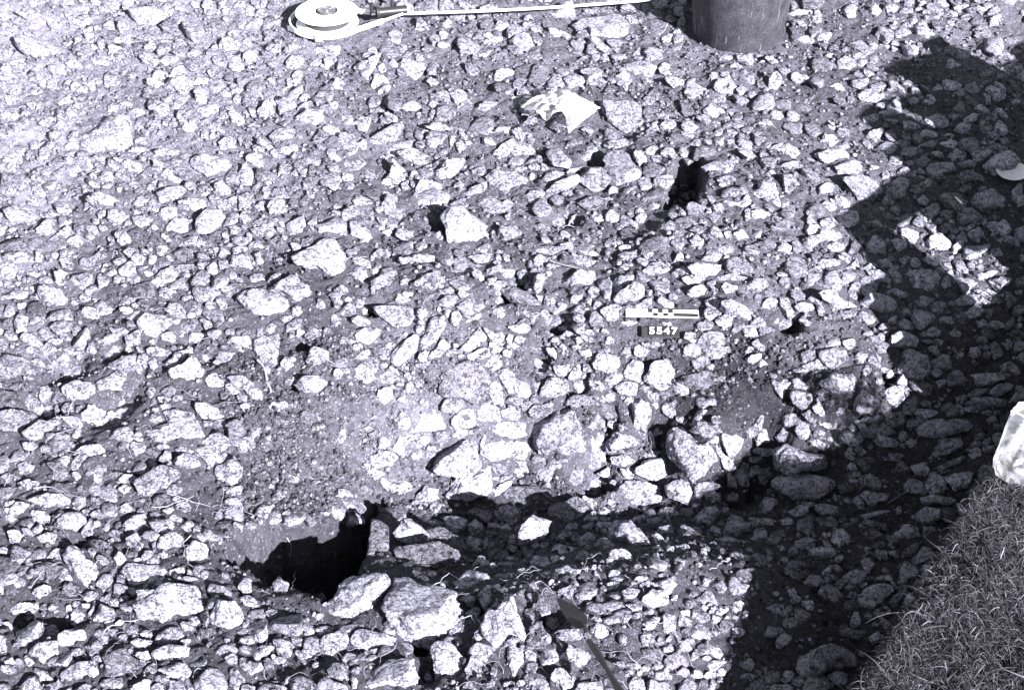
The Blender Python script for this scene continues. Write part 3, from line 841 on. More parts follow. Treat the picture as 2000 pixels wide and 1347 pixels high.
I30 905,600 940,570 970,600 930,620
'''
# albedo where a stone is paler, duller, or darkened for the shade it lies in
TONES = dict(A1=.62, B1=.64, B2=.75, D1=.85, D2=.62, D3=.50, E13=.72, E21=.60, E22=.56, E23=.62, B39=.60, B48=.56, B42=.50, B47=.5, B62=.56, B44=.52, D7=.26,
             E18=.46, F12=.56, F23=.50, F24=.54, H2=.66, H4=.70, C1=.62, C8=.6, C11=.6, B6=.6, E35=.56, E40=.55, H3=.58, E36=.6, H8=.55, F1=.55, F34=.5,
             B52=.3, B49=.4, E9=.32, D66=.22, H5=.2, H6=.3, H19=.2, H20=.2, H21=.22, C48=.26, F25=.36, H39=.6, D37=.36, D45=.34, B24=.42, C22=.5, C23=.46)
# how proud a stone stands, against its width
PROUD = dict(A1=.26, B1=.3, D1=.30, D2=.34, B6=.2, D44=.2, G20=.15, B24=.25, E9=.18, D43=.25, F61=.2, F62=.2, E34=.3, E39=.3, E35=.42, E36=.5, E37=.5, E40=.42, H2=.35, H3=.42, H7=.5, H8=.45, H9=.45, F1=.42, F32=.5, F33=.5, F34=.4, H1=.25, E32=.3, E33=.3, E48=.2,
             B52=.2, B32=.2, B33=.2, D38=.2, H29=.45, H30=.42, H34=.4, H35=.4, H33=.35, H22=.6, H23=.4, H16=.85, H13=.75, H19=.4, H20=.3, H5=.3, H26=.6, H27=.6, H15=.5, I20=.45, C39=.5, E10=.6, H21=.5, B48=.4, F23=.45, F22=.45)
LABELS = dict(
 A1='large flat lichen-pale slab with straight upper edge, at the left of the tape reel',
 A4='broad low pale stone near the top left corner',
 A28='kidney-shaped pale stone with dark hollow under its left end',
 A41='long low stone lying crosswise below the large flat slab',
 B1='large smooth trapezoid slab lying between the stretched tape and the bucket',
 B2='bright white block standing under the stretched tape',
 B6='pale hook-shaped stone left of the plastic bag, in the upper middle',
 B24='broad rounded hump of stone just right of the plastic bag in the rubble',
 B39='white pointed stone lying like a spearhead in the upper middle rubble',
 B62='pale curved stone forming the lower rim of a ring in the upper middle',
 B42='flat pale slab with pointed lower edge right of the white pointed stone',
 B45='large slab beside a black gap, upper middle, pointing down',
 B48='tall rounded pale boulder left of the small dark hole',
 B49='dull grey faceted stone leaning on the tall rounded boulder',
 B52='smooth dull stone half buried below the grey faceted stone',
 C23='big rounded stone in the cluster right of the small dark hole',
 C39='dark stone sitting on the white plate at the right edge',
 D1='brightest white angular stone, smooth and clean, left of centre',
 D2='white wedge-shaped stone, left one of the pair below the brightest stone',
 D3='grey wedge-shaped stone, right one of the pair below the brightest stone',
 D18='pale blocky stone with pointed right tail, left of the wedge pair',
 D28='rough pitted pale stone amid the lower left rubble, above the long layered slab',
 D37='broad smooth stone cut by the left edge, halfway down',
 D43='long layered slab running up to the right in the lower left',
 D44='wide cracked slab right of the long layered slab',
 E9='dark-edged slanting slab pointing down right above the middle',
 E10='upright ribbed stone set on edge beside the nail',
 E13='clean white stone with a dark notch, just above the scale bar',
 E18='flat-topped triangular pale block left of centre',
 E21='smooth white oval stone leaning left, below the triangular block',
 E22='tall white angular stone right of the smooth white oval',
 E23='small white flat stone under the tall white angular stone',
 E35='largest pale block in the sunlit face, with a dark joint on its left',
 E40='pale rounded block near the foot of the sunlit face, above the shaded ledge',
 F1='broad pale boulder in the face above the right end of the dark ditch',
 F12='pale oblong stone at the edge of the right-hand shade, right of the scale bar',
 F22='pale knobbly stone standing at the shade edge, upper of two',
 F23='pale ragged stone standing at the shade edge, lower of two',
 F24='pale pointed stone half lit beside the shade, below the ragged stone',
 F34='large pale stone at the right end of the sunlit face above a shaded slab',
 F44='large shaded flat-topped stone in the right-hand shade beside the lit strip',
 F46='large shaded slab right of the pale oblong stone',
 F61='big smooth shaded slab left of the plastic bag at the right edge',
 G1='pale tilted block with a black shadow along its top, lower left',
 G11='pale pillar-like stone leaning in the lower left corner area',
 G22='large low rounded boulder in the lower left foreground',
 H4='small white triangular stone at the shadow line of the sunlit face',
 H6='rounded dark boulder in the shade at the foot of the sunlit face',
 H16='sunlit lump standing alone within the shaded ledge',
 H19='largest dark boulder on the shaded ledge right of the deep hole',
 H21='dark upright stone forming the right side of the deep hole',
 H22='sunlit angular block at the right end of the shaded ledge',
 H29='big rough sunlit block at the lower rim of the deep hole, left of two',
 H30='big rough sunlit block at the lower rim of the deep hole, right of two',
 H34='tall pale foreground block at the bottom edge, left of the trowel',
 H35='jagged pale stone standing left of the trowel blade',
 H39='smooth pale flat stone just left of the trowel handle',
 I2='large smooth shaded slab under the right end of the sunlit face',
 I20='big dark boulder at the foot of the turf edge, near the bottom',
)
# ------------------------------------------------------------------ the ground
def poly_sdf(poly, x, y):
    """signed distance to a polygon, negative inside"""
    poly = np.asarray(poly, float)
    d = np.full(np.shape(x), 1e9); inside = np.zeros(np.shape(x), bool)
    for i in range(len(poly)):
        a, b = poly[i], poly[(i + 1) % len(poly)]
        ex, ey = b - a
        wx, wy = x - a[0], y - a[1]
        t = np.clip((wx * ex + wy * ey) / (ex * ex + ey * ey + 1e-12), 0, 1)
        d = np.minimum(d, (wx - ex * t) ** 2 + (wy - ey * t) ** 2)
        c = (a[1] > y) != (b[1] > y)
        with np.errstate(divide='ignore', invalid='ignore'):
            c &= x < (b[0] - a[0]) * (y - a[1]) / (b[1] - a[1] + 1e-15) + a[0]
        inside ^= c
    d = np.sqrt(d)
    return np.where(inside, -d, d)
def sstep(a, b, x):
    t = np.clip((x - a) / (b - a), 0, 1)
    return t * t * (3 - 2 * t)
CTRL = np.array([
 (-300, 0, .02), (0, 0, .02), (500, 0, .02), (1000, 0, .0), (1500, 0, .0), (2000, 0, .02), (2300, 0, .0),
 (0, 200, .02), (500, 200, .02), (1000, 200, .0), (1440, 200, .0), (1800, 150, -.02), (2000, 200, -.04), (2250, 200, -.05),
 (0, 450, .02), (400, 450, .02), (800, 450, .0), (1200, 450, .0), (1450, 370, .06), (1430, 440, .05), (1560, 420, .04), (1700, 450, .0), (1850, 450, -.04), (2000, 450, -.05),
 (-300, 700, .02), (0, 700, .01), (300, 700, .01), (600, 680, .0), (900, 640, .0), (1200, 640, .0), (1500, 660, .0), (1700, 700, -.02), (1850, 700, -.09), (1980, 700, -.12),
 (700, 780, -.04), (900, 780, -.08), (1150, 780, -.08), (1400, 800, -.06), (1600, 800, -.05), (1700, 800, -.06),
 (560, 850, -.03), (680, 900, -.10), (850, 880, -.17), (1050, 880, -.19), (1300, 880, -.18), (1500, 880, -.16), (1620, 870, -.12),
 (760, 960, -.22), (1000, 950, -.25), (1250, 970, -.26), (1450, 970, -.25), (1600, 950, -.22), (1750, 900, -.17), (1900, 850, -.16),
 (850, 1020, -.24), (1000, 1020, -.26), (1200, 1030, -.26), (1400, 1030, -.24),
 (800, 1035, -.13), (1045, 1032, -.15), (1230, 1045, -.13), (850, 1090, -.15), (1000, 1090, -.17), (1130, 1080, -.19),
 (900, 1160, -.02), (1050, 1130, -.03), (1200, 1110, -.04), (1350, 1090, -.06), (1450, 1100, -.10),
 (800, 1250, .0), (1000, 1250, .0), (1200, 1250, -.01), (1350, 1250, -.04),
 (-300, 1347, .03), (0, 1347, .03), (400, 1347, .02), (800, 1347, .02), (1100, 1347, .0), (1300, 1347, -.03), (1450, 1347, -.10), (1600, 1300, -.13),
 (1550, 1150, -.15), (1650, 1050, -.19), (1750, 1000, -.19), (1700, 1150, -.17), (2000, 900, -.16), (1900, 1100, -.17), (1700, 1500, -.15), (1000, 1600, .02), (0, 1600, .03),
 (0, 900, .0), (250, 900, .0), (0, 1100, .01), (250, 1100, .0), (430, 980, -.03), (450, 1100, -.02), (350, 1200, .01), (560, 1180, .0), (650, 1150, -.01)], float)
CW = np.array([on_z(p[0], p[1], p[2]) for p in CTRL])
_D = np.linalg.norm(CW[:, None, :2] - CW[None, :, :2], axis=2)
_n = len(CW)
_M = np.block([[-_D + 0.004 * np.eye(_n), np.ones((_n, 1))], [np.ones((1, _n)), np.zeros((1, 1))]])
_w = np.linalg.solve(_M, np.concatenate([CW[:, 2], [0]]))
def wpoly(pts):
    return np.array([on_z(a, b, c)[:2] for a, b, c in pts])
HOLE = wpoly([(446, 1085, -.02), (490, 1042, -.04), (555, 1008, -.05), (640, 1002, -.07), (733, 960, -.16), (745, 1040, -.16), (722, 1105, -.06), (640, 1165, .0), (530, 1142, -.01)])
SMALL_HOLE = wpoly([(1298, 428, 0), (1298, 375, 0), (1325, 332, 0), (1368, 322, 0), (1376, 365, 0), (1360, 432, 0)])
TURF_Z = 0.05
TURF = wpoly([(1560, 1600, TURF_Z), (1680, 1347, TURF_Z), (1760, 1212, TURF_Z), (1850, 1062, TURF_Z), (1905, 962, TURF_Z), (1945, 905, TURF_Z), (2000, 850, TURF_Z)])
TURF = np.vstack([TURF, [[1.15, 2.25], [1.62, 2.95], [2.4, 4.2], [40, 40], [40, -40], [0.1, -40], [0.1, 0.3]]])
HOLLOWS = [(1165, 312, .025, .07), (865, 440, .028, .08), (1075, 385, .035, .05), (1100, 425, .035, .05), (1010, 178, .02, .05), (1038, 185, .02, .03), (1548, 622, .025, .07), (590, 668, .022, .05),
 (90, 795, .04, .035), (250, 770, .03, .03), (1490, 885, .036, .15), (1425, 915, .034, .15), (1178, 905, .030, .13), (1150, 930, .025, .08), (1738, 722, .03, .06), (722, 603, .02, .05), (1012, 542, .028, .06), (842, 392, .025, .05),
 (40, 1195, .035, .05), (300, 893, .02, .04), (120, 1210, .03, .04), (1090, 625, .028, .06), (1055, 690, .025, .05), (1130, 745, .025, .05), (1190, 790, .025, .06), (985, 575, .022, .05), (1055, 265, .02, .0),
 (230, 690, .03, .03), (420, 690, .03, .03), (130, 715, .05, .03), (210, 800, .04, .04), (370, 650, .03, .03), (570, 740, .025, .03), (1390, 280, .0, .0), (1170, 850, .025, .06), (1290, 830, .02, .05), (150, 1050, .02, .04), (820, 1240, .03, .05), (1070, 1200, .035, .05), (840, 1290, .03, .05), (930, 1180, .02, .05)]
def z_smooth(x, y, holes=True):
    x = np.asarray(x, float); y = np.asarray(y, float)
    sh = x.shape; X = x.ravel(); Y = y.ravel()
    z = np.full(X.shape, _w[-1])
    for k in range(_n):
        z -= _w[k] * np.hypot(X - CW[k, 0], Y - CW[k, 1])
    ctr = np.hypot(X / 1.0, Y - 2.4)
    f = 1 - sstep(1.9, 3.2, ctr)
    z = np.clip(z, -.3, .08) * f
    sd = poly_sdf(TURF, X, Y)
    edge = sd + 0.012 * perlin(np.stack([X * 14, Y * 14, X * 0 + 5], -1)) + 0.006 * perlin(np.stack([X * 50, Y * 50, X * 0 + 8], -1))
    t = sstep(0.028, -0.012, edge)
    z = z * (1 - t) + TURF_Z * t
    if holes:
        sh_ = poly_sdf(HOLE, X, Y) + 0.022 * perlin(np.stack([X * 18, Y * 18, X * 0 + 2], -1)) + 0.010 * perlin(np.stack([X * 45, Y * 45, X * 0 + 6], -1))
        hz = np.minimum(z, -0.30 - 0.10 * sstep(-.42, -.30, X) + 0.03 * perlin(np.stack([X * 12, Y * 12, X * 0], -1)))
        t = sstep(0.010, -0.045, sh_)
        z = z * (1 - t) + hz * t
        t = sstep(0.006, -0.018, poly_sdf(SMALL_HOLE, X, Y) + 0.006 * perlin(np.stack([X * 40, Y * 40, X * 0], -1)))
        z = z - 0.20 * t
        for (px, py, r, d) in HOLLOWS:
            if d <= 0: continue
            if (px, py) not in _hc: _hc[(px, py)] = hit_px(px, py, plain=True)
            c = _hc[(px, py)]
            z -= d * np.exp(-((X - c[0]) ** 2 + (Y - c[1]) ** 2) / (2 * (r * .6) ** 2))
    return z.reshape(sh)
_hc = {}
def hit_px(px, py, plain=False):
    """where the ray through a photo pixel meets the ground"""
    d = rays(px, py)
    t0 = (0.12 - CAM_H) / d[2]; t1 = (-0.5 - CAM_H) / d[2]
    t = np.linspace(t0, t1, 320)
    P = CAMP + d[None] * t[:, None]
    zz = z_smooth(P[:, 0], P[:, 1], holes=not plain)
    k = np.argmax(P[:, 2] <= zz) if np.any(P[:, 2] <= zz) else len(t) - 1
    k0 = max(k - 1, 0)
    a, b = P[k0, 2] - zz[k0], P[k, 2] - zz[k]
    f = a / (a - b) if a > b else 0
    return P[k0] + (P[k] - P[k0]) * f
def relief(x, y):
    x = np.asarray(x, float); y = np.asarray(y, float)
    p = np.stack([x, y, x * 0 + 0.37], -1)
    r = 0.013 * perlin(p * 9) + 0.006 * perlin(p * 26 + 3) + 0.0052 * perlin(p * 62 + 9) + 0.0042 * np.abs(perlin(p * 120 + 1))
    ctr = np.hypot(x, y - 2.4)
    return r * (1 - sstep(2.2, 3.6, ctr))
for h in HOLLOWS:
    if h[3] > 0: _hc[(h[0], h[1])] = hit_px(h[0], h[1], plain=True)
# soil albedo: paler at the back left, chalky on the slope, darker by the turf
STONE_K = 1.0
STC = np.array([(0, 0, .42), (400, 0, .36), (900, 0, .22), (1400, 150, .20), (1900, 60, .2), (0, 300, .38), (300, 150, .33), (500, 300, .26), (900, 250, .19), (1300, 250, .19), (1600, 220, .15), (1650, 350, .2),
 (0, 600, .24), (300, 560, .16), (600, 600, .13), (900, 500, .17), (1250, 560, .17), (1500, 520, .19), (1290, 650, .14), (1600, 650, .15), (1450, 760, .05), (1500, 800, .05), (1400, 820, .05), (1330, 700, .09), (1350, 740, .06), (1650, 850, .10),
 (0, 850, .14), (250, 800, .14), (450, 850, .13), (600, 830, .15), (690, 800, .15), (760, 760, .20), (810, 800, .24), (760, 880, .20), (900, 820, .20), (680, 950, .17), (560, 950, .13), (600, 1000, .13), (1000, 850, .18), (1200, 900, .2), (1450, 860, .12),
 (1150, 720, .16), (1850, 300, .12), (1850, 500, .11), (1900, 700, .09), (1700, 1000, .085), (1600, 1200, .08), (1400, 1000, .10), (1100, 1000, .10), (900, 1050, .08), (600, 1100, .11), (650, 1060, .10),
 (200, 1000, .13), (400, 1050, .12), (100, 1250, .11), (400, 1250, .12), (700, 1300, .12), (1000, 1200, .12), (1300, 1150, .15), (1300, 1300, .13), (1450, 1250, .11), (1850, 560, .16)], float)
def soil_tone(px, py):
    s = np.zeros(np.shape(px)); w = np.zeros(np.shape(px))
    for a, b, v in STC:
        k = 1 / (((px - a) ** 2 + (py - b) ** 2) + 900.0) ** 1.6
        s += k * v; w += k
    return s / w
def axis(lo, hi, fine, far):
    core = np.arange(lo, hi + 1e-9, fine)
    out = []; st = fine; p = 0
    while p < far:
        st *= 1.25; p += st; out.append(p)
    out = np.array(out)
    return np.concatenate([lo - out[::-1], core, hi + out])
gx = axis(-1.72, 1.5, 0.0060, 40)
ys = [1.12]
while ys[-1] < 3.95: ys.append(ys[-1] + 0.0048 + 0.0028 * (ys[-1] - 1.1) / 2.6)
tail = []; st = 0.007; p = 0
while p < 40:
    st *= 1.25; p += st; tail.append(p)
tail = np.array(tail)
gy = np.concatenate([ys[0] - tail[::-1], ys, ys[-1] + tail])
GX, GY = np.meshgrid(gx, gy)
GZ = z_smooth(GX, GY)
TSD = poly_sdf(TURF, GX, GY)
GZ = GZ + relief(GX, GY)
# steep faces get their own roughness, pushed out along the face
_sx = np.gradient(GZ, axis=1) / np.gradient(GX, axis=1); _sy = np.gradient(GZ, axis=0) / np.gradient(GY, axis=0)
_st = np.hypot(_sx, _sy); _am = sstep(0.35, 1.2, _st)
_sel = _am > 0.01
_q = np.stack([GX[_sel], GY[_sel], GZ[_sel]], -1)
_d = (0.011 * perlin(_q * 22) + 0.008 * np.abs(perlin(_q * 45 + 4)) + 0.005 * perlin(_q * 100 + 8)) * _am[_sel]
BX, BY = GX.copy(), GY.copy()
BX[_sel] += -_sx[_sel] / np.sqrt(1 + _st[_sel] ** 2) * _d; BY[_sel] += -_sy[_sel] / np.sqrt(1 + _st[_sel] ** 2) * _d
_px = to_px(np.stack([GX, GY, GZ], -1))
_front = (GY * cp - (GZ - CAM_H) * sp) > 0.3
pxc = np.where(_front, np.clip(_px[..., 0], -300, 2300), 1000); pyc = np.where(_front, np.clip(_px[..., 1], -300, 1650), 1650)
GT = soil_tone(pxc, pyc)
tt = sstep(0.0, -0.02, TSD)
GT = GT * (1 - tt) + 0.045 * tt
ny, nx = GX.shape
idx = np.arange(ny * nx).reshape(ny, nx)
quads = np.stack([idx[:-1, :-1], idx[:-1, 1:], idx[1:, 1:], idx[1:, :-1]], -1).reshape(-1, 4)
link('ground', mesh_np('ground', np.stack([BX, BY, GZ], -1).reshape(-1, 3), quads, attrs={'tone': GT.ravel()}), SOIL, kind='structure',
     label='excavated trench floor of pale stony soil with a deep hole and ditch', category='ground')
def z_full(x, y):
    x = np.asarray(x, float); y = np.asarray(y, float)
    # bilinear on the built sheet, so that things rest on what is really there
    i = np.clip(np.searchsorted(gx, x) - 1, 0, nx - 2); j = np.clip(np.searchsorted(gy, y) - 1, 0, ny - 2)
    fx = (x - gx[i]) / (gx[i + 1] - gx[i]); fy = (y - gy[j]) / (gy[j + 1] - gy[j])
    return (GZ[j, i] * (1 - fx) + GZ[j, i + 1] * fx) * (1 - fy) + (GZ[j + 1, i] * (1 - fx) + GZ[j + 1, i + 1] * fx) * fy
_nx0, _ny0, _ns = -2.0, 0.9, 0.03
_NX, _NY = np.meshgrid(_nx0 + _ns * np.arange(134), _ny0 + _ns * np.arange(115))
_NZ = z_smooth(_NX, _NY, False)
_NDX = np.gradient(_NZ, axis=1) / _ns; _NDY = np.gradient(_NZ, axis=0) / _ns
def normal_at(x, y):
    fx = min(max((x - _nx0) / _ns, 0), 132.99); fy = min(max((y - _ny0) / _ns, 0), 113.99)
    i, j = int(fx), int(fy); fx -= i; fy -= j
    w = ((1 - fx) * (1 - fy), fx * (1 - fy), (1 - fx) * fy, fx * fy)
    def g(a): return a[j, i] * w[0] + a[j, i + 1] * w[1] + a[j + 1, i] * w[2] + a[j + 1, i + 1] * w[3]
    n = np.array([-g(_NDX), -g(_NDY), 1.0]); return n / np.linalg.norm(n)

def hit_fast(px, py):
    """like hit_px, on the built sheet, for many pixels at once"""
    d = rays(px, py); t = np.linspace(0, 1, 260)
    t0 = (0.12 - CAM_H) / d[:, 2]; t1 = (-0.45 - CAM_H) / d[:, 2]
    T = t0[:, None] + (t1 - t0)[:, None] * t
    P = CAMP + d[:, None, :] * T[..., None]
    below = P[..., 2] <= z_full(P[..., 0], P[..., 1])
    k = np.where(below.any(1), below.argmax(1), 259)
    return P[np.arange(len(k)), k]
# ------------------------------------------------------------------ stones
def facet(u, rg, k, lo=0.5, hi=0.9):
    u = u.copy()
    for _ in range(k):
        n = rg.normal(size=3); n /= np.linalg.norm(n)
        d = rg.uniform(lo, hi)
        s = u @ n - d
        u -= np.where(s > 0, s, 0)[:, None] * n
    return u
def stone_shape(rg, level, facets=9, rough=1.0, layered=False):
    u, f = ICO[level]
    q = facet(u, rg, facets)
    off = rg.uniform(-50, 50, 3)
    amp = 0.10 * perlin(u * 1.7 + off) + 0.07 * perlin(u * 3.6 + off)
    if level >= 2: amp = amp + 0.045 * perlin(u * 7.5 + off)
    if level >= 3: amp = amp + 0.030 * perlin(u * 15 + off) - 0.02 * np.abs(perlin(u * 10 + off + 7))
    if level >= 4: amp = amp + 0.018 * perlin(u * 30 + off)
    if layered:
        ax = np.array([rg.normal() * .25, rg.normal() * .25, 1.0]); ax /= np.linalg.norm(ax)
        h = u @ ax + 0.12 * perlin(u * 2.2 + off)
        amp = amp + 0.06 * perlin(np.stack([h * 6, h * 0 + off[0], h * 0], -1)) + 0.03 * perlin(np.stack([h * 15, h * 0 + off[1], h * 0], -1))
    q = q * (1 + rough * amp)[:, None]
    return q, f
def poly_radius(poly, th):
    """distance from the centre to the outline in each direction"""
    r = np.zeros(len(th))
    n = len(poly)
    c, s = np.cos(th), np.sin(th)
    for i in range(n):
        a, b = poly[i], poly[(i + 1) % n]
        e = b - a
        den = c * e[1] - s * e[0]
        with np.errstate(divide='ignore', invalid='ignore'):
            t = (a[0] * e[1] - a[1] * e[0]) / den
            k = (a[0] * s - a[1] * c) / den
        ok = (np.abs(den) > 1e-12) & (t > 0) & (k >= -1e-6) & (k <= 1 + 1e-6)
        r = np.where(ok, np.maximum(r, t), r)
    return np.where(r <= 0, np.linalg.norm(poly, axis=1).mean(), r)
def area_of(p):
    x, y = p[:, 0], p[:, 1]
    return 0.5 * (np.dot(x, np.roll(y, -1)) - np.dot(y, np.roll(x, -1)))
entries = []
for line in CATALOG.strip().splitlines():
    key, *pts = line.split()
    ox, oy = TILES[key[0]]
    P = np.array([[float(v) for v in q.split(',')] for q in pts]) / TS + (ox, oy)
    P = P.mean(0) + (P - P.mean(0)) * (1.2 if key == 'C39' else 1.07)      # outlines were read a little inside the stones' edges
    if area_of(P) > 0: P = P[::-1]
    entries.append([key, P, abs(area_of(P))])
entries.sort(key=lambda e: -e[2])
N_ONE = 300
POOL = [stone_shape(np.random.default_rng(500 + k), 2, 7 + k % 6, 1.0, k % 3 == 0) for k in range(70)]
def outline_stone(key, P, A, rg, level, g=None):
    c2 = P.mean(0)
    if g is None: g = hit_px(*c2)
    n = normal_at(g[0], g[1])
    tilt = math.acos(max(-1, min(1, n[2])))
    if tilt > R(62):
        ax = np.array([n[0], n[1], 0]); ax /= np.linalg.norm(ax)
        n = ax * math.sin(R(62)) + np.array([0, 0, math.cos(R(62))])
    if tilt < R(35):                                              # the rubble dips a little towards the viewer, stone by stone
        n = n + (np.array([rg.normal() * .16, rg.normal(-.08, .18), 0]) if key == 'fill' else np.array([rg.normal() * .10, -abs(rg.normal(.20, .12)), 0])); n /= np.linalg.norm(n)
    view = g - CAMP; dist = np.linalg.norm(view); view = view / dist
    if -(view @ n) < 0.42: n = np.array([0, 0, 1.0])
    side = np.array([1.0, 0, 0]) - n * n[0]; side /= np.linalg.norm(side)
    vp = np.cross(n, side)                                        # away from the viewer, in the ground plane
    w = math.sqrt(A) / FPX * dist
    e = math.asin(min(0.98, max(0.25, -(view @ n))))
    proud = PROUD.get(key, rg.uniform(.12, .36) if key == 'fill' else rg.uniform(.30, .50))
    Hv = max(0.008, proud * w)
    mid = g + n * Hv * 0.45
    d = rays(P[:, 0], P[:, 1])
    t = ((mid - CAMP) @ n) / (d @ n)
    W = CAMP + d * t[:, None] - mid
    a, b = W @ side, W @ vp
    depth = b.max() - b.min()
    s = max(0.55, (depth - Hv * 0.75 / math.tan(e)) / depth)
    fp = np.stack([a, b * s], -1)
    if area_of(fp) < 0: fp = fp[::-1]
    ctr = fp.mean(0); fp = fp - ctr
    if key == 'fill':
        q, f = POOL[rg.integers(0, len(POOL))]
        a_ = rg.uniform(0, 2 * math.pi); q = q @ np.array([[math.cos(a_), math.sin(a_), 0], [-math.sin(a_), math.cos(a_), 0], [0, 0, 1]])
    else:
        q, f = stone_shape(rg, level, facets=rg.integers(7, 13), rough=1.0, layered=rg.random() < 0.4)
    th = np.arctan2(q[:, 1], q[:, 0])
    rad = np.hypot(q[:, 0], q[:, 1])
    srad = np.sin(np.arccos(np.clip(q[:, 2] / (np.linalg.norm(q, axis=1) + 1e-9), -1, 1)))
    # boxier than a ball: the flank stays out near the outline
    prof = np.clip(srad, 0, 1) ** 0.55 * np.clip(np.linalg.norm(q, axis=1) / 0.86, 0.6, 1.2)
    rr = poly_radius(fp, th) * prof
    top = np.where(q[:, 2] > 0, Hv * 0.62, Hv * 0.95)
    zz = np.sign(q[:, 2]) * np.abs(q[:, 2] / 0.86) ** 0.75 * top
    lean = rg.normal(size=2) * 0.16
    zz = zz + (rr * np.cos(th) * lean[0] + rr * np.sin(th) * lean[1]) * (q[:, 2] > -0.2)
    base = g + side * ctr[0] + vp * ctr[1] + n * Hv * 0.38
    ca, cb = rr * np.cos(th), rr * np.sin(th)
    show = zz > -Hv * 0.38
    lo, hi = P.min(0), P.max(0); ta = tb = 1.0
    for _ in range(4):                                            # settle its size and place on the outline seen
        V = side * ca[:, None] + vp * cb[:, None] + n * zz[:, None]
        q2 = to_px(V[show] + base)
        l2, h2 = q2.min(0), q2.max(0)
        k = np.clip(ta * (hi[0] - lo[0]) / (h2[0] - l2[0]), .7, 1.6) / ta; ta *= k; ca = ca * k
        k = np.clip(tb * (hi[1] - lo[1]) / (h2[1] - l2[1]), .6, 1.7) / tb; tb *= k; cb = cb * k
        mv = ((hi + lo) - (h2 + l2)) / 2 / FPX * dist
        base = base + side * mv[0] - vp * mv[1] / max(math.sin(e), .3)
    V = side * ca[:, None] + vp * cb[:, None] + n * zz[:, None]
    if np.linalg.det(np.stack([side, vp, n])) < 0: f = f[:, ::-1]
    return base, V, f
def tone_of(key, rg):
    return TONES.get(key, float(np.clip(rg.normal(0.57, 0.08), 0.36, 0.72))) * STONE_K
# shade cast on the right and in the ditch, only to word the labels
SHADE = np.array([(1740, 140), (2000, 150), (2000, 850), (1680, 1347), (1390, 1347), (1460, 1150), (1490, 1060), (1160, 1100), (900, 1110), (700, 1130), (560, 1150), (480, 1050), (640, 1000), (740, 965), (1030, 935), (1390, 985), (1610, 925), (1660, 830), (1740, 810), (1800, 760), (1700, 590), (1670, 530), (1690, 420), (1800, 400), (1790, 330)], float)
MARKS = [('the white tape reel', 640, 45), ('the bucket', 1440, 50), ('the plastic bag in the rubble', 1090, 215), ('the scale bar', 1290, 612), ('the number tiles', 1290, 652), ('the trowel', 1135, 1215),
         ('the deep black hole', 610, 1070), ('the plastic bag on the turf', 1970, 885), ('the small dark hole', 1340, 380), ('the brightest white stone', 622, 502), ('the large flat slab', 210, 262),
         ('the white wedge-shaped stone', 510, 592), ('the flat-topped triangular block', 770, 620), ('the large foreground boulder', 330, 1180), ('the white spearhead stone', 880, 332),
         ('the pale oblong stone', 1635, 580), ('the white plate', 1965, 335), ('the trapezoid slab', 1175, 50), ('the largest sunlit-face block', 1090, 845), ('the long layered slab', 225, 810), ('the pillar-like stone', 155, 1105), ('the dark turf-edge boulder', 1615, 1290)]
ORD = ['', 'second ', 'third ', 'fourth ', 'fifth ', 'sixth ', 'seventh ', 'eighth ', 'ninth ', 'tenth ', 'eleventh ', 'twelfth ']
def direction(dx, dy):
    a = math.degrees(math.atan2(-dy, dx)) % 360
    return ['right of', 'upper right of', 'above', 'upper left of', 'left of', 'lower left of', 'below', 'lower right of'][int((a + 22.5) // 45) % 8]
ones = entries[:N_ONE]
auto = {}
areas = np.array([e[2] for e in ones]); a_hi, a_lo = np.percentile(areas, [80, 40])
for key, P, A in ones:
    if key in LABELS: continue
    c = P.mean(0)
    nm, mx, my = min(MARKS, key=lambda m: math.hypot(c[0] - m[1], c[1] - m[2]))
    size = 'large' if A > a_hi else 'mid-sized' if A > a_lo else 'small'
    q = P - c; ev, evec = np.linalg.eigh(q.T @ q); ratio = math.sqrt(ev[1] / max(ev[0], 1e-6))
    shape = 'long ' if ratio > 2.0 else 'chunky ' if ratio < 1.35 else ''
    tone = 'shaded' if poly_sdf(SHADE, np.array([c[0]]), np.array([c[1]]))[0] < 0 else 'sunlit'
    dr = direction(c[0] - mx, c[1] - my)
    auto.setdefault((size, shape, tone, dr, nm), []).append((math.hypot(c[0] - mx, c[1] - my), key))
for (size, shape, tone, dr, nm), lst in auto.items():
    lst.sort()
    for k, (_, key) in enumerate(lst):
        LABELS[key] = '%s %s%s stone, %snearest such %s %s' % (size, shape, tone, ORD[k], dr, nm)
CG = hit_fast(np.array([e[1].mean(0)[0] for e in entries]), np.array([e[1].mean(0)[1] for e in entries]))
low_v, low_f, low_t = [], [], []
def add_low(V, f, tone):
    low_f.append(f + sum_n[0]); low_v.append(V); low_t.append(np.full(len(V), tone)); sum_n[0] += len(V)
sum_n = [0]
for k, (key, P, A) in enumerate(entries):
    rg = np.random.default_rng(sum(ord(ch) * 31 ** i for i, ch in enumerate(key)) % 100003)
    level = 4 if A > 5500 else 3
    if k >= N_ONE: level = 2
    base, V, f = outline_stone(key, P, A, rg, level, g=CG[k])
    if key == 'C39': base = base + np.array([0, -.012, .016])
    if k < N_ONE:
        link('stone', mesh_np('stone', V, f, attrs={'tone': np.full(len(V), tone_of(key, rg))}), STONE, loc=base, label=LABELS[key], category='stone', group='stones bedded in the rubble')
    else:
        add_low(V + base, f, tone_of(key, rg))
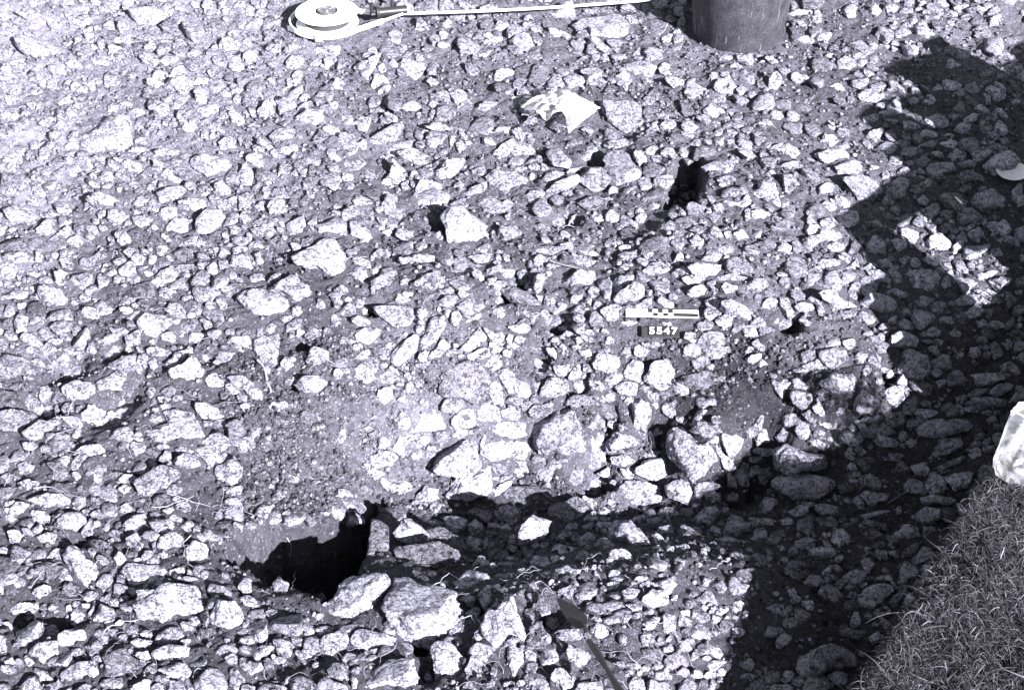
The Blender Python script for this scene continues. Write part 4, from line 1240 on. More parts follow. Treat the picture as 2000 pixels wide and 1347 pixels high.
# ------------------------------------------------------------------ rubble, gravel, roots and grass between the picked-out stones
MASK = np.zeros((1500, 2200), bool)          # photo pixels (with margins 100 left, 60 top) already taken by a picked-out stone
for key, P, A in entries:
    x0, y0 = np.floor(P.min(0)).astype(int) - 2; x1, y1 = np.ceil(P.max(0)).astype(int) + 2
    yy, xx = np.mgrid[max(y0, -60):min(y1, 1439), max(x0, -100):min(x1, 2099)]
    if yy.size == 0: continue
    MASK[yy + 60, xx + 100] |= poly_sdf(P, xx.astype(float), yy.astype(float)) < 3
KEEP = [[(1210, 600), (1375, 608), (1375, 630), (1210, 625)], [(1245, 636), (1335, 636), (1335, 668), (1245, 668)], [(1010, 170), (1180, 170), (1180, 265), (1110, 275), (1010, 240)], [(550, 5), (810, 5), (810, 85), (550, 85)], [(1340, 0), (1540, 0), (1540, 105), (1340, 105)],
        [(1080, 1160), (1100, 1160), (1160, 1230), (1230, 1347), (1195, 1347), (1130, 1240)], [(1900, 300), (2010, 300), (2010, 365), (1900, 365)]]
for P in KEEP:
    P = np.array(P, float); x0, y0 = P.min(0).astype(int); x1, y1 = P.max(0).astype(int)
    yy, xx = np.mgrid[y0:y1, x0:x1]
    MASK[yy + 60, xx + 100] |= poly_sdf(P, xx.astype(float), yy.astype(float)) < 0
def masked(px, py):
    i = np.clip(py.astype(int) + 60, 0, 1499); j = np.clip(px.astype(int) + 100, 0, 2199)
    return MASK[i, j]
CALM = [(600, 830, 85, .97), (650, 900, 75, .7), (700, 800, 50, .7), (560, 940, 50, .5), (830, 800, 55, .9), (1440, 770, 90, .85), (1350, 720, 40, .7), (1400, 840, 40, .6), (1620, 230, 90, .6), (610, 1060, 120, .8), (1290, 640, 60, .4), (640, 590, 40, .5), (1550, 1230, 90, .5), (480, 640, 50, .4), (300, 330, 40, .3), (230, 170, 50, .3)]
# everything between the picked-out stones is packed with angular rubble: cells that fill the room left and touch their neighbours
FACE = np.array([(830, 860), (900, 740), (1000, 690), (1250, 700), (1600, 790), (1640, 900), (1380, 970), (1000, 940), (740, 955)], float)
_rg = np.random.default_rng(21)
H2, W2 = 710, 1070                                           # half-size raster, margins 60 left/right, 30 top
free = ~MASK[0:1420:2, 0:2140:2]
yy, xx = np.mgrid[0:H2, 0:W2]
size_n = perlin(np.stack([xx / 70.0, yy / 55.0, xx * 0 + 3.3], -1))
# seeds: darts with a spacing that varies from clump to clump
cell = 6; gridw = W2 // cell + 2; occ = {}
seeds = []
cand = np.stack([_rg.uniform(2, W2 - 3, 26000), _rg.uniform(2, H2 - 3, 26000)], -1)
for c in cand:
    X_, Y_ = int(c[0]), int(c[1])
    if not free[Y_, X_]: continue
    py_ = c[1] * 2 - 60
    d = (12.0 + 9.0 * size_n[Y_, X_]) * (0.80 + 0.55 * py_ / 1347) * (1.8 if poly_sdf(FACE, np.array([c[0] * 2 - 100]), np.array([py_]))[0] < 0 else 1.0) * (0.5 + 1.15 * _rg.random() ** 1.3)
    d = max(d, 6.0)
    gx_, gy_ = int(c[0] // 36), int(c[1] // 36); good = True
    for a in range(gx_ - 1, gx_ + 2):
        for b in range(gy_ - 1, gy_ + 2):
            for s_ in occ.get((a, b), ()):
                if (s_[0] - c[0]) ** 2 + ((s_[1] - c[1]) * 1.45) ** 2 < (0.5 * (d + s_[2])) ** 2: good = False; break
            if not good: break
        if not good: break
    if good:
        occ.setdefault((gx_, gy_), []).append((c[0], c[1], d)); seeds.append((c[0], c[1], d))
seeds = np.array(seeds)
# nearest seed per raster point, by growing small windows round each seed
best = np.full((H2, W2), 1e9); own = np.full((H2, W2), -1)
for k, (sx_, sy_, d) in enumerate(seeds):
    r_ = int(d * 1.7) + 2
    x0, x1, y0, y1 = max(0, int(sx_) - r_), min(W2, int(sx_) + r_ + 1), max(0, int(sy_) - r_), min(H2, int(sy_) + r_ + 1)
    q = np.hypot(xx[y0:y1, x0:x1] - sx_, (yy[y0:y1, x0:x1] - sy_) * 1.35) / d
    q = q + 0.10 * size_n[y0:y1, x0:x1]
    b = best[y0:y1, x0:x1]; m = q < b
    b[m] = q[m]; own[y0:y1, x0:x1][m] = k
own[~free] = -2
_g = hit_fast(seeds[:, 0] * 2 - 100, seeds[:, 1] * 2 - 60)
_ts, _hs = poly_sdf(TURF, _g[:, 0], _g[:, 1]), poly_sdf(HOLE, _g[:, 0], _g[:, 1])
_soil = perlin(np.stack([seeds[:, 0] / 34.0, seeds[:, 1] / 26.0, seeds[:, 0] * 0 + 8.1], -1))
made = 0
for k, (sx_, sy_, d) in enumerate(seeds):
    if _ts[k] < 0.035 or _hs[k] < 0.0: continue
    px_, py_ = sx_ * 2 - 100, sy_ * 2 - 60
    pr = 0.90 - 0.80 * float(sstep(-0.05, 0.4, _soil[k]))
    for ax, ay, r_, k_ in CALM: pr *= 1 - k_ * math.exp(-((px_ - ax) ** 2 + (py_ - ay) ** 2) / (2 * (r_ * .8) ** 2))
    if px_ > 850 and poly_sdf(FACE, np.array([px_]), np.array([py_]))[0] < 0 and math.hypot((px_ - 1440) / 1.3, py_ - 765) > 75: pr = .97
    if _rg.random() > pr: continue
    nd = 10; P = []
    for i in range(nd):
        a = 2 * math.pi * (i + _rg.uniform(-.25, .25)) / nd; t = 1.0
        cx_, cy_ = math.cos(a), math.sin(a)
        while t < d * 1.5:
            X_, Y_ = int(sx_ + cx_ * t), int(sy_ + cy_ * t)
            if not (0 <= X_ < W2 and 0 <= Y_ < H2) or own[Y_, X_] != k: break
            t += 0.7
        t = max(1.6, t - 0.3) * _rg.uniform(.82, 1.08)
        P.append((px_ + cx_ * t * 2, py_ + cy_ * t * 2))
    P = np.array(P)
    if area_of(P) > 0: P = P[::-1]
    A = abs(area_of(P))
    if A < 90: continue
    b, V, f = outline_stone('fill', P, A, _rg, 2, g=_g[k])
    add_low(V + b, f, float(np.clip(_rg.normal(.44 + .10 * math.exp(-(px_ / 700) ** 2 - (py_ / 500) ** 2), .12), .18, .75)))
    made += 1
def scatter(N, rlo, rhi, power, calm=1.0, minfree=True):
    x = rng.uniform(-1.55, 1.35, N); y = rng.uniform(1.15, 3.95, N)
    half = 0.366 * (y * cp + CAM_H * sp) + 0.16
    keep = np.abs(x) < half
    x, y = x[keep], y[keep]
    z = z_full(x, y)
    p = to_px(np.stack([x, y, z], -1))
    ok = np.ones(len(x), bool)
    if minfree: ok &= ~masked(p[:, 0], p[:, 1])
    ok &= poly_sdf(TURF, x, y) > 0.01
    pr = np.ones(len(x))
    for cx, cy, r, k in CALM:
        pr *= 1 - calm * k * np.exp(-((p[:, 0] - cx) ** 2 + (p[:, 1] - cy) ** 2) / (2 * (r * .75) ** 2))
    clump = 0.45 + 0.9 * sstep(-0.35, 0.35, perlin(np.stack([x * 7, y * 7, x * 0 + 4], -1)))
    ok &= rng.random(len(x)) < pr * clump
    x, y, z, p = x[ok], y[ok], z[ok], p[ok]
    u = rng.random(len(x))
    r = (rlo ** (1 - power) + u * (rhi ** (1 - power) - rlo ** (1 - power))) ** (1 / (1 - power))
    return x, y, z, r, p
def rot_mats(n):
    q = rng.normal(size=(n, 4)); q /= np.linalg.norm(q, axis=1)[:, None]
    w, x, y, z = q.T
    return np.stack([1 - 2 * (y * y + z * z), 2 * (x * y - z * w), 2 * (x * z + y * w), 2 * (x * y + z * w), 1 - 2 * (x * x + z * z), 2 * (y * z - x * w), 2 * (x * z - y * w), 2 * (y * z + x * w), 1 - 2 * (x * x + y * y)], -1).reshape(n, 3, 3)
def pebbles(x, y, z, r, level, variants, sink, flat, tones, facets):
    """many small stones as one array of triangles"""
    shapes = [stone_shape(np.random.default_rng(100 + k), level, facets, 1.0) for k in range(variants)]
    VV, FF, TT = [], [], []; base = 0
    which = rng.integers(0, variants, len(x))
    for k in range(variants):
        s = np.where(which == k)[0]
        if not len(s): continue
        q, f = shapes[k]
        m = rot_mats(len(s))
        sc = np.stack([rng.uniform(.75, 1.35, len(s)), rng.uniform(.7, 1.1, len(s)), rng.uniform(.5, .95, len(s))], -1)
        V = np.einsum('nij,vj->nvi', m, q * 1.0)
        V = np.einsum('nij,nvj->nvi', rot_mats(len(s)), np.einsum('nij,vj->nvi', np.array([np.eye(3)] * len(s)), q) * sc[:, None, :])
        V = V * r[s][:, None, None]
        V[..., 2] *= flat
        V += np.stack([x[s], y[s], z[s] + r[s] * (flat - sink)], -1)[:, None, :]
        n = len(q)
        FF.append((f[None] + (base + np.arange(len(s)) * n)[:, None, None]).reshape(-1, 3)); base += n * len(s)
        VV.append(V.reshape(-1, 3)); TT.append(np.repeat(tones[s], n))
    return np.concatenate(VV), np.concatenate(FF), np.concatenate(TT)
for N, a, b, pw, lev, cm in ((6000, 0.005, 0.011, 2.3, 1, .6),):
    x, y, z, r, p = scatter(N, a, b, pw, calm=cm)
    tones = np.clip(rng.normal(0.33, 0.10, len(x)), 0.12, 0.6) * STONE_K
    V, F, T = pebbles(x, y, z, r, lev, 24, 0.5, 0.75, tones, 12)
    low_f.append(F + sum_n[0]); low_v.append(V); low_t.append(T); sum_n[0] += len(V)
link('loose_rubble', mesh_np('loose_rubble', np.concatenate(low_v), np.concatenate(low_f), attrs={'tone': np.concatenate(low_t)}), STONE, kind='stuff',
     label='loose small rubble stones scattered thickly between the larger stones', category='rubble')
x, y, z, r, p = scatter(34000, 0.0018, 0.0070, 2.0, calm=0.4, minfree=False)
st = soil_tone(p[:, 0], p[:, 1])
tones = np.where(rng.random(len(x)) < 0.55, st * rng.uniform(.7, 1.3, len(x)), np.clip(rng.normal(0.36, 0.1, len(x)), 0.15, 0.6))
# more of it on the steep sunlit slope, where little lands from above
px_ = rng.uniform(430, 1640, 15000); py_ = rng.uniform(660, 1010, 15000)
w = hit_fast(px_, py_); k = ~masked(px_, py_) & (poly_sdf(HOLE, w[:, 0], w[:, 1]) > 0)
w, px_, py_ = w[k], px_[k], py_[k]
r2 = 0.0016 + 0.005 * rng.random(len(w)) ** 2.5
st2 = soil_tone(px_, py_); t2 = st2 * rng.uniform(.6, 1.5, len(w)) + np.where(rng.random(len(w)) < .18, .2, 0)
x, y, z, r, tones = np.concatenate([x, w[:, 0]]), np.concatenate([y, w[:, 1]]), np.concatenate([z, w[:, 2]]), np.concatenate([r, r2]), np.concatenate([tones, t2])
V, F, T = pebbles(x, y, z, r, 0, 10, 0.35, 0.85, tones, 0)
link('gravel', mesh_np('gravel', V, F, smooth=False, attrs={'tone': T}), STONE, kind='stuff', label='fine gravel and soil crumbs covering the trench floor', category='gravel')

# roots
def wiggle(pts, k=5, amp=0.004, seed=0):
    rg = np.random.default_rng(seed)
    pts = [np.array(q, float) for q in pts]
    out = []
    for a, b in zip(pts[:-1], pts[1:]):
        for i in range(k):
            out.append(a + (b - a) * i / k)
    out.append(pts[-1])
    out = np.array(out)
    ph = rg.uniform(0, 50, 3)
    s = np.concatenate([[0], np.cumsum(np.linalg.norm(np.diff(out, axis=0), axis=1))])
    for c in range(3):
        out[:, c] += amp * (0.5 if c == 2 else 1) * perlin(np.stack([s * 45 + ph[c], s * 0 + c, s * 0], -1))
    return out
def px_line(tile, pts, lift=0.006):
    ox, oy = TILES[tile] if tile else (0, 0)
    k = TS if tile else 1.0
    out = []
    for a, b in pts:
        h = hit_px(ox + a / k, oy + b / k)
        h[2] = max(h[2], float(z_full(h[0], h[1]))) + lift
        out.append(h)
    return out
ROOTS = [
 (None, [(562, 1058), (570, 1082), (566, 1100), (578, 1122), (573, 1158)], .0011, 'white root hanging down inside the deep black hole'),
 ('G', [(870, 322), (960, 318), (1060, 280), (1110, 255)], .0009, 'pale root lying across bare soil left of the deep hole, lower of a crossing pair'),
 ('G', [(960, 240), (1060, 272), (1130, 300), (1205, 316)], .0009, 'pale root lying across bare soil left of the deep hole, upper of a crossing pair'),
 ('G', [(1095, 495), (1060, 540), (1062, 620), (1085, 670), (1180, 722)], .0010, 'bent root looping down past stones just left of the deep hole'),
 ('G', [(605, 1042), (650, 1000), (720, 975), (805, 968)], .0010, 'curved root in the lower left, under the large rounded boulder'),
 ('G', [(195, 210), (300, 208), (380, 242), (468, 278)], .0008, 'thin root draped over low stones at the left edge'),
 ('G', [(185, 790), (215, 740), (240, 700), (300, 660), (355, 630)], .0008, 'forked thin root beside the pillar-like stone'),
 ('H', [(540, 785), (560, 760), (640, 705), (700, 742), (780, 692), (862, 640)], .0010, 'long wavy root along the near rim of the shaded ledge'),
 ('H', [(640, 1012), (700, 960), (770, 938), (775, 985)], .0009, 'crooked root right of the big rough block in the foreground'),
 ('H', [(1240, 812), (1160, 742), (1090, 772), (1000, 712)], .0009, 'white root meeting the tip of the trowel'),
 ('D', [(1478, 780), (1515, 830), (1530, 900), (1550, 962)], .0038, 'thick pale root lying on soil left of the sunlit slope'),
 ('F', [(1150, 1192), (1200, 1160), (1290, 1128)], .0010, 'pale stalk in the shade above the shaded slab'),
 ('F', [(905, 1278), (980, 1248), (1030, 1190)], .0010, 'bent pale stalk in the shade right of the sunlit face'),
 ('F', [(1290, 1282), (1345, 1286), (1395, 1235)], .0011, 'hooked pale root in the shade left of the plastic bag on the turf'),
 ('I', [(1200, 300), (1300, 243), (1430, 178), (1560, 108)], .0009, 'straight straw stalk lying across the shaded ditch'),
 ('C', [(1815, 826), (1850, 790), (1882, 752)], .0012, 'short white stick in the right-hand shade above the white plate'),
 ('I', [(190, 690), (230, 660), (265, 630), (300, 632)], .0009, 'small curled root on sunlit crumbs right of the trowel'),
]
for k, (tile, pts, rad, lab) in enumerate(ROOTS):
    rad *= .8
    L = wiggle(px_line(tile, pts, 0.009 if rad < .003 else 0.004), 6, 0.006 if rad < .003 and 'straight' not in lab else 0.002, k)
    n = len(L)
    MB().tube(L, [rad * (1 - 0.45 * i / n) for i in range(n)], 6).build('straw_stalk' if 'stalk' in lab or 'stick' in lab else 'root', ROOT, smooth=True, label=lab, category='stalk' if 'stalk' in lab or 'stick' in lab else 'root', group='roots and stalks on the trench floor')
vv, ff, tt_ = [], [], []; nb = 0
for k in range(380):
    u = rng.random()
    px, py = (rng.uniform(0, 1500), rng.uniform(820, 1347)) if u < 0.5 else (rng.uniform(0, 1700), rng.uniform(150, 820))
    h = hit_px(px, py)
    if poly_sdf(TURF, np.array([h[0]]), np.array([h[1]]))[0] < 0.02: continue
    a = rng.uniform(0, 2 * math.pi); pts = []; q = h[:2].copy()
    ln = rng.uniform(0.02, 0.085); n = 9
    for i in range(n):
        pts.append((q[0], q[1], float(z_full(q[0], q[1])) + 0.003 + 0.010 * math.sin(math.pi * i / (n - 1)) * rng.uniform(.5, 1)))
        a += rng.normal() * 0.38; q = q + np.array([math.cos(a), math.sin(a)]) * ln / (n - 1)
    if max(q_[2] for q_ in pts) - min(q_[2] for q_ in pts) > 0.03: continue
    m = MB().tube(pts, rng.uniform(.00025, .00055), 3)
    fq = [f for f in m.f if len(f) == 4]
    vv += m.v; ff += [tuple(i + nb for i in f) for f in fq]; nb += len(m.v)
    tt_ += [rng.uniform(.15, .4)] * len(m.v)
link('fine_roots', mesh_np('fine_roots', np.array(vv), np.array(ff), attrs={'tone': tt_}), GRASS, kind='stuff', label='hair-fine dry rootlets strewn over the stones', category='rootlets')

# turf: a mat of dry bent blades
def blades(N, px0, py0, px1, py1, lmin, lmax, wid, lift, outside=False):
    vv, ff, tt = [], [], []; nb = 0
    P = np.stack([rng.uniform(px0, px1, N), rng.uniform(py0, py1, N)], -1)
    W = on_z(P[:, 0], P[:, 1], TURF_Z)
    sd = poly_sdf(TURF, W[:, 0], W[:, 1])
    W = W[(sd < 0.0)]; sd = sd[sd < 0.0]
    Z = z_full(W[:, 0], W[:, 1])
    n = 5
    for i in range(len(W)):
        a = rng.uniform(0, 2 * math.pi); ln = rng.uniform(lmin, lmax)
        w = wid * rng.uniform(.6, 1.4); up = rng.uniform(0.1, 0.7) * lift
        q = np.array([W[i, 0], W[i, 1]]); bend = rng.normal() * 0.25
        z0 = max(Z[i], TURF_Z - 0.01) + rng.uniform(-.004, .006)
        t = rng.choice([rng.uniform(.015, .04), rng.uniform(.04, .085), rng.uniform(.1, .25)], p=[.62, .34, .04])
        roll = rng.uniform(-1, 1)
        for k in range(n):
            s = k / (n - 1)
            c = np.array([math.cos(a), math.sin(a)])
            pr = np.array([-c[1], c[0]])
            ww = w * (1 - 0.85 * s ** 2)
            zz = z0 + up * ln * math.sin(math.pi * min(1, s * 1.1)) + (0.004 if s < 1 else 0)
            vv.append((q[0] + pr[0] * ww, q[1] + pr[1] * ww, zz + roll * ww)); vv.append((q[0] - pr[0] * ww, q[1] - pr[1] * ww, zz - roll * ww))
            tt += [t, t]
            q = q + c * ln / (n - 1); a += bend
        for k in range(n - 1):
            b = nb + 2 * k
            ff.append((b, b + 1, b + 3, b + 2))
        nb += 2 * n
    return np.array(vv), np.array(ff), np.array(tt)
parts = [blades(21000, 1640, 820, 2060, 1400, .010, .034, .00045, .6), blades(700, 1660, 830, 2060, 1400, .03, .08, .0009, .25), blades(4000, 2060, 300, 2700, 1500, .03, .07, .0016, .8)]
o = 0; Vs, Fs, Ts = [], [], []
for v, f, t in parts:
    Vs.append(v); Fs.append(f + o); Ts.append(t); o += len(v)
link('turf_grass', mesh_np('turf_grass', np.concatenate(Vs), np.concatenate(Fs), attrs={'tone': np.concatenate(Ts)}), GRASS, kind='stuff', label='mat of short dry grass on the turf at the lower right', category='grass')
# ------------------------------------------------------------------ things
WHITE = simple('white_plastic', 0.85, 0.35, 0.35, spec=0.4, var=0.04, vscale=30)
WHITEM = simple('white_enamel', 0.85, 0.4, 0.35, spec=0.4)
DARK = simple('dark_steel', 0.05, 0.4, 0.6, metal=0.6)
BLACK = simple('black_plastic', 0.022, 0.55, 0.6, var=0.3, vscale=80)
GREYM = simple('grey_metal', 0.5, 0.25, 0.5, metal=0.9)
def ground_at(px, py):
    h = hit_px(px, py); return h
def top_z(x, y, r):
    """highest ground under a disc"""
    a = np.linspace(0, 2 * math.pi, 24, endpoint=False)
    xs = np.concatenate([x + r * np.cos(a), x + r * .5 * np.cos(a), [x]]); ys_ = np.concatenate([y + r * np.sin(a), y + r * .5 * np.sin(a), [y]])
    return float(z_full(xs, ys_).max())

# bucket
def bucket():
    c = on_z(1440, 62, 0.0); x, y = c[0], c[1]
    z = float(np.mean(z_full(x + .1 * np.cos(np.arange(8)), y + .1 * np.sin(np.arange(8))))) - 0.002
    m = NT('bucket_rubber')
    p = m.pos((1, 1, 1), 'obj'); ps = m.pos((95, 95, 1.0), 'obj')
    str_ = m.noise(ps, 1.0, 3, 0.6); blot = m.noise(p, 30, 5, 0.7); sp_ = m.noise(p, 260, 3, 0.7)
    scr = m.ramp(str_, [(0.62, 0.0), (0.66, 1.0)])
    v = m.math('ADD', m.math('MULTIPLY', m.ramp(blot, [(0.3, 0.6), (0.7, 1.5)]), 0.042), m.math('MULTIPLY', scr, 0.10))
    v = m.math('MULTIPLY', v, m.ramp(sp_, [(0.35, 0.55), (0.65, 1.5)]))
    m.l(m.tint(v), m.b.inputs['Base Color']); m.l(m.bump(str_, 0.25, 0.003, m.bump(blot, 0.3, 0.002)), m.b.inputs['Normal']); m.set(Roughness=0.6, Specular_IOR_Level=0.3)
    e = empty('bucket', (x, y, z), label='dark rubber bucket with vertical scratches, cut off by the top edge', category='bucket')
    r0, r1, h = .121, .150, .29
    MB().lathe([(r0 - .012, 0.0), (r0 - .003, 0.001), (r0, .006), (r1, h), (r1 - .004, h), (r0 - .004, .01), (.001, .008)], 72).build('bucket_body', m.m, e, smooth=True)
    MB().lathe([(r1 - .003, h - .012), (r1 + .007, h - .010), (r1 + .008, h + .002), (r1 - .003, h + .004)], 72, cap=False).build('rim', m.m, e, smooth=True)
    pts = [(math.cos(a) * (r1 + .006), math.sin(a) * .16, h - .005 - math.sin(a) * .10) for a in np.linspace(0, math.pi, 24)]
    MB().tube(pts, .0035, 8).build('handle', DARK, e, smooth=True)
    for s in (-1, 1):
        MB().box(s * (r1 + .004) - .006, s * (r1 + .004) + .006, -.015, .015, h - .03, h + .006, .002).build('handle_lug', DARK, e)
bucket()

# tape reel
def reel():
    c = on_z(640, 47, 0.03)
    z = top_z(c[0], c[1], .09) + 0.004
    e = empty('tape_reel', (c[0], c[1], z), (0, 0, 0), label='white open-reel surveying tape with dark grip, its tape pulled out to the right', category='tape measure')
    r = .084
    MB().lathe([(.030, .040), (r - .004, .040), (r, .038), (r, .036), (r - .004, .0345), (.030, .0345)], 96, cap=False).build('disc', WHITEM, e, smooth=True)
    MB().lathe([(.001, .004), (r - .004, .004), (r, .006), (r - .002, .009), (.001, .009)], 96, cap=False).build('disc', WHITEM, e, smooth=True)
    MB().lathe([(.060, .009), (.060, .0345)], 72, cap=False).build('tape_roll', simple('tape_roll_shade', .03, .6, .5, var=.5, vscale=500), e, smooth=True)  # roll colour is blackened to paint the shaded gap between the discs
    h = MB().lathe([(.024, .030), (.024, .043), (.021, .044), (.017, .040), (.008, .040), (.007, .045), (.001, .046)], 48, cap=False).build('hub', GREYM, e, smooth=True)
    MB().lathe([(.0242, .034), (.0298, .034), (.0298, .0385), (.0242, .0385)], 48, cap=False)  .build('hub_gap_shade', BLACK, h, smooth=True)  # black ring painted in as the shade of the recess round the hub
    MB().tube([(.006, 0, .0450), (.018, .006, .0460)], .0022, 8).build('crank', DARK, h, smooth=True)
    # frame loop round the reel
    loop = [(.100 * math.cos(a), .097 * math.sin(a) - .002, .0120) for a in np.linspace(R(35), R(325), 60)]
    loop = [(.15, .036, .014)] + loop + [(.15, -.02 + .012, .014)]
    def strap(pts, w, t):
        mb = MB(); v = []; f = []
        for i, q in enumerate(pts):
            a = np.array(pts[max(i - 1, 0)]); b = np.array(pts[min(i + 1, len(pts) - 1)]); d = b - a; d[2] = 0; d /= np.linalg.norm(d); nrm = np.array([-d[1], d[0], 0])
            q = np.array(q)
            for s1, s2 in ((-1, -1), (1, -1), (1, 1), (-1, 1)): v.append(q + nrm * s1 * t / 2 + np.array([0, 0, s2 * w / 2]))
        for i in range(len(pts) - 1):
            for k in range(4):
                j = (k + 1) % 4; f.append((i * 4 + k, i * 4 + j, i * 4 + 4 + j, i * 4 + 4 + k))
        f += [(3, 2, 1, 0), tuple(len(v) - 4 + k for k in range(4))]
        return mb.add(v, f)
    strap(loop, .013, .004).build('frame', WHITE, e)
    MB().box(-.022, -.004, -.108, -.097, .002, .022, .002).build('frame_foot', WHITE, e)
    # grip and its brackets
    MB().tube([(.138, .018, .026), (.212, .034, .026)], .0125, 16).build('grip', simple('grip_rubber', .02, .35, .5, spec=.6), e, smooth=True)
    MB().lathe([(.0150, -.004), (.0150, .004)], 24, c=(0, 0, 0)).build('grip_collar', BLACK, e, loc=(.136, .0176, .026)).rotation_euler = (0, R(90), R(12))
    MB().tube([(.118, .013, .022), (.140, .018, .025)], .005, 8).build('tang', DARK, e, smooth=True)
    for (x, y) in ((.118, .045), (.172, .062)):
        MB().tube([(x, y - .03, .024), (x, y - .012, .032), (x, y, .04)], .0055, 8).build('bracket', DARK, e, smooth=True)
        MB().lathe([(.003, -.0025), (.010, -.0025), (.010, .0025), (.003, .0025)], 24, cap=False).build('eye_ring', GREYM, e, loc=(x, y + .004, .047)).rotation_euler = (R(60), 0, 0)
    # the tape itself, running to the right and out of the picture
    inv = np.array([c[0], c[1], z])
    A = np.array([.206, .022, .021])
    B1 = on_z(1250, 2, .05) - inv; B2 = on_z(1900, -95, .07) - inv
    pts = [np.array([.07, -.066, .018]), np.array([.13, -.03, .018]), A] + [A + (B1 - A) * k / 10 - np.array([0, 0, .006 * math.sin(math.pi * k / 10)]) for k in range(1, 11)] + [B1 + (B2 - B1) * k / 6 for k in range(1, 7)]
    mb = MB(); v = []; f = []
    for i, q in enumerate(pts):
        tw = 0.5 * min(1, max(0, (i - 2) / 3))
        dz, dy = math.cos(tw) *   .0034, math.sin(tw) *   .0034
        v += [(q[0], q[1] - dy, q[2] - dz), (q[0], q[1] + dy, q[2] + dz), (q[0], q[1] + dy + .0006, q[2] + dz - .0004), (q[0], q[1] - dy + .0006, q[2] - dz - .0004)]
    for i in range(len(pts) - 1):
        for k in range(4):
            j = (k + 1) % 4; f.append((i * 4 + k, i * 4 + j, i * 4 + 4 + j, i * 4 + 4 + k))
    rb = mb.add(v, f).build('tape_ribbon', simple('tape_cloth', .55, .6, .4, var=.2, vscale=120), e)
    ln = MB()
    for i in range(3, len(pts) - 1):
        a, b = np.array(pts[i]), np.array(pts[i + 1])
        o = np.array([0, -.0012, .0])
        mid_ = .15
        ln.tube([a + o, b + o], .0006, 4)
    ln.build('printed_line', BLACK, rb)
reel()

# scale bar and number tiles
def text_mesh(s, size, extr=0.0002, bold=0.0):
    cu = bpy.data.curves.new('lettering', 'FONT'); cu.body = s; cu.size = size; cu.extrude = extr; cu.offset = bold; cu.align_x = 'CENTER'; cu.align_y = 'CENTER'; cu.resolution_u = 6
    o = bpy.data.objects.new('lettering', cu); C.objects.link(o)
    dg = bpy.context.evaluated_depsgraph_get()
    me = bpy.data.meshes.new_from_object(o.evaluated_get(dg))
    bpy.data.objects.remove(o); bpy.data.curves.remove(cu)
    me.materials.clear()
    return me
def plane_pose(px0, py0, px1, py1, tilt, lift):
    """a pose lying on the ground with its x axis along two photo points, tipped towards the viewer"""
    a, b = hit_px(px0, py0), hit_px(px1, py1)
    m = (a + b) / 2
    d = b - a; d[2] *= 0.5; L = np.linalg.norm(d)
    from mathutils import Matrix
    X = Vector(d).normalized(); Zv = Vector((0, -math.sin(tilt), math.cos(tilt))); Y = Zv.cross(X).normalized(); Zv = X.cross(Y)
    rot = Matrix((X, Y, Zv)).transposed().to_euler()
    zz = max(float(z_full(m[0] + t * d[0], m[1] + t * d[1])) for t in np.linspace(-.5, .5, 15))
    return (m[0], m[1], zz + lift), rot, L
def scale_bar():
    loc, rot, L = plane_pose(1222, 615, 1364, 619, R(8), .004)
    e = empty('scale_bar', loc, rot, label='black and white centimetre scale bar lettered cms, lying on the soil', category='scale bar')
    u = L / 14.4; t = .0018; hw = u * .98
    MB().box(-7.2 * u, 7.2 * u, -hw, hw, -t, t, .0004).build('bar', simple('bar_white', .85, .5, .3, var=.05, vscale=60), e)
    z0 = t + .0001; th = .00025
    def chk(x0, x1, y0, y1): MB().box(x0, x1, y0, y1, z0 - .0002, z0 + th).build('black_square', BLACK, e)
    s = -2.85 * u
    ed = .0006
    for k in range(5):
        if k % 2 == 0: chk(s + k * u, s + (k + 1) * u, 0, hw - ed)
        else: chk(s + k * u, s + (k + 1) * u, -hw + ed, 0)
    chk(s + 5 * u, 7.2 * u - ed, -hw + ed, 0)
    me = text_mesh('cms', u * 1.5, .0001, .00012)
    o = link('lettering', me, BLACK, e, loc=(-5.0 * u, -.02 * u, z0 + .0001)); o.scale = (1.15, 1, 1)
scale_bar()
def number_tiles():
    loc, rot, L = plane_pose(1252, 657, 1326, 659, R(24), .006)
    e = empty('number_tiles', loc, rot, label='row of small black number tiles reading 5547 in white, below the scale bar', category='number tiles')
    MB().box(-L / 2, L / 2, -.011, .012, -.004, .0, .0008).build('holder', BLACK, e)
    w = L * .195; x = -L / 2 + L * .18
    wh = simple('digit_white', .9, .5, .2)
    tm = simple('tile_black', .016, .45, .5, spec=.5)
    for k, ch in enumerate('5547'):
        t = MB().box(x + k * w + .0004, x + (k + 1) * w - .0004, -.0095, .0105, .0002, .0026, .0004).build('number_tile', tm, e)
        o = link('digit', text_mesh(ch, .0215, .0002, .0004), wh, t, loc=(x + (k + .5) * w, .0008, .0029)); o.scale = (1.12, .98, 1)
number_tiles()

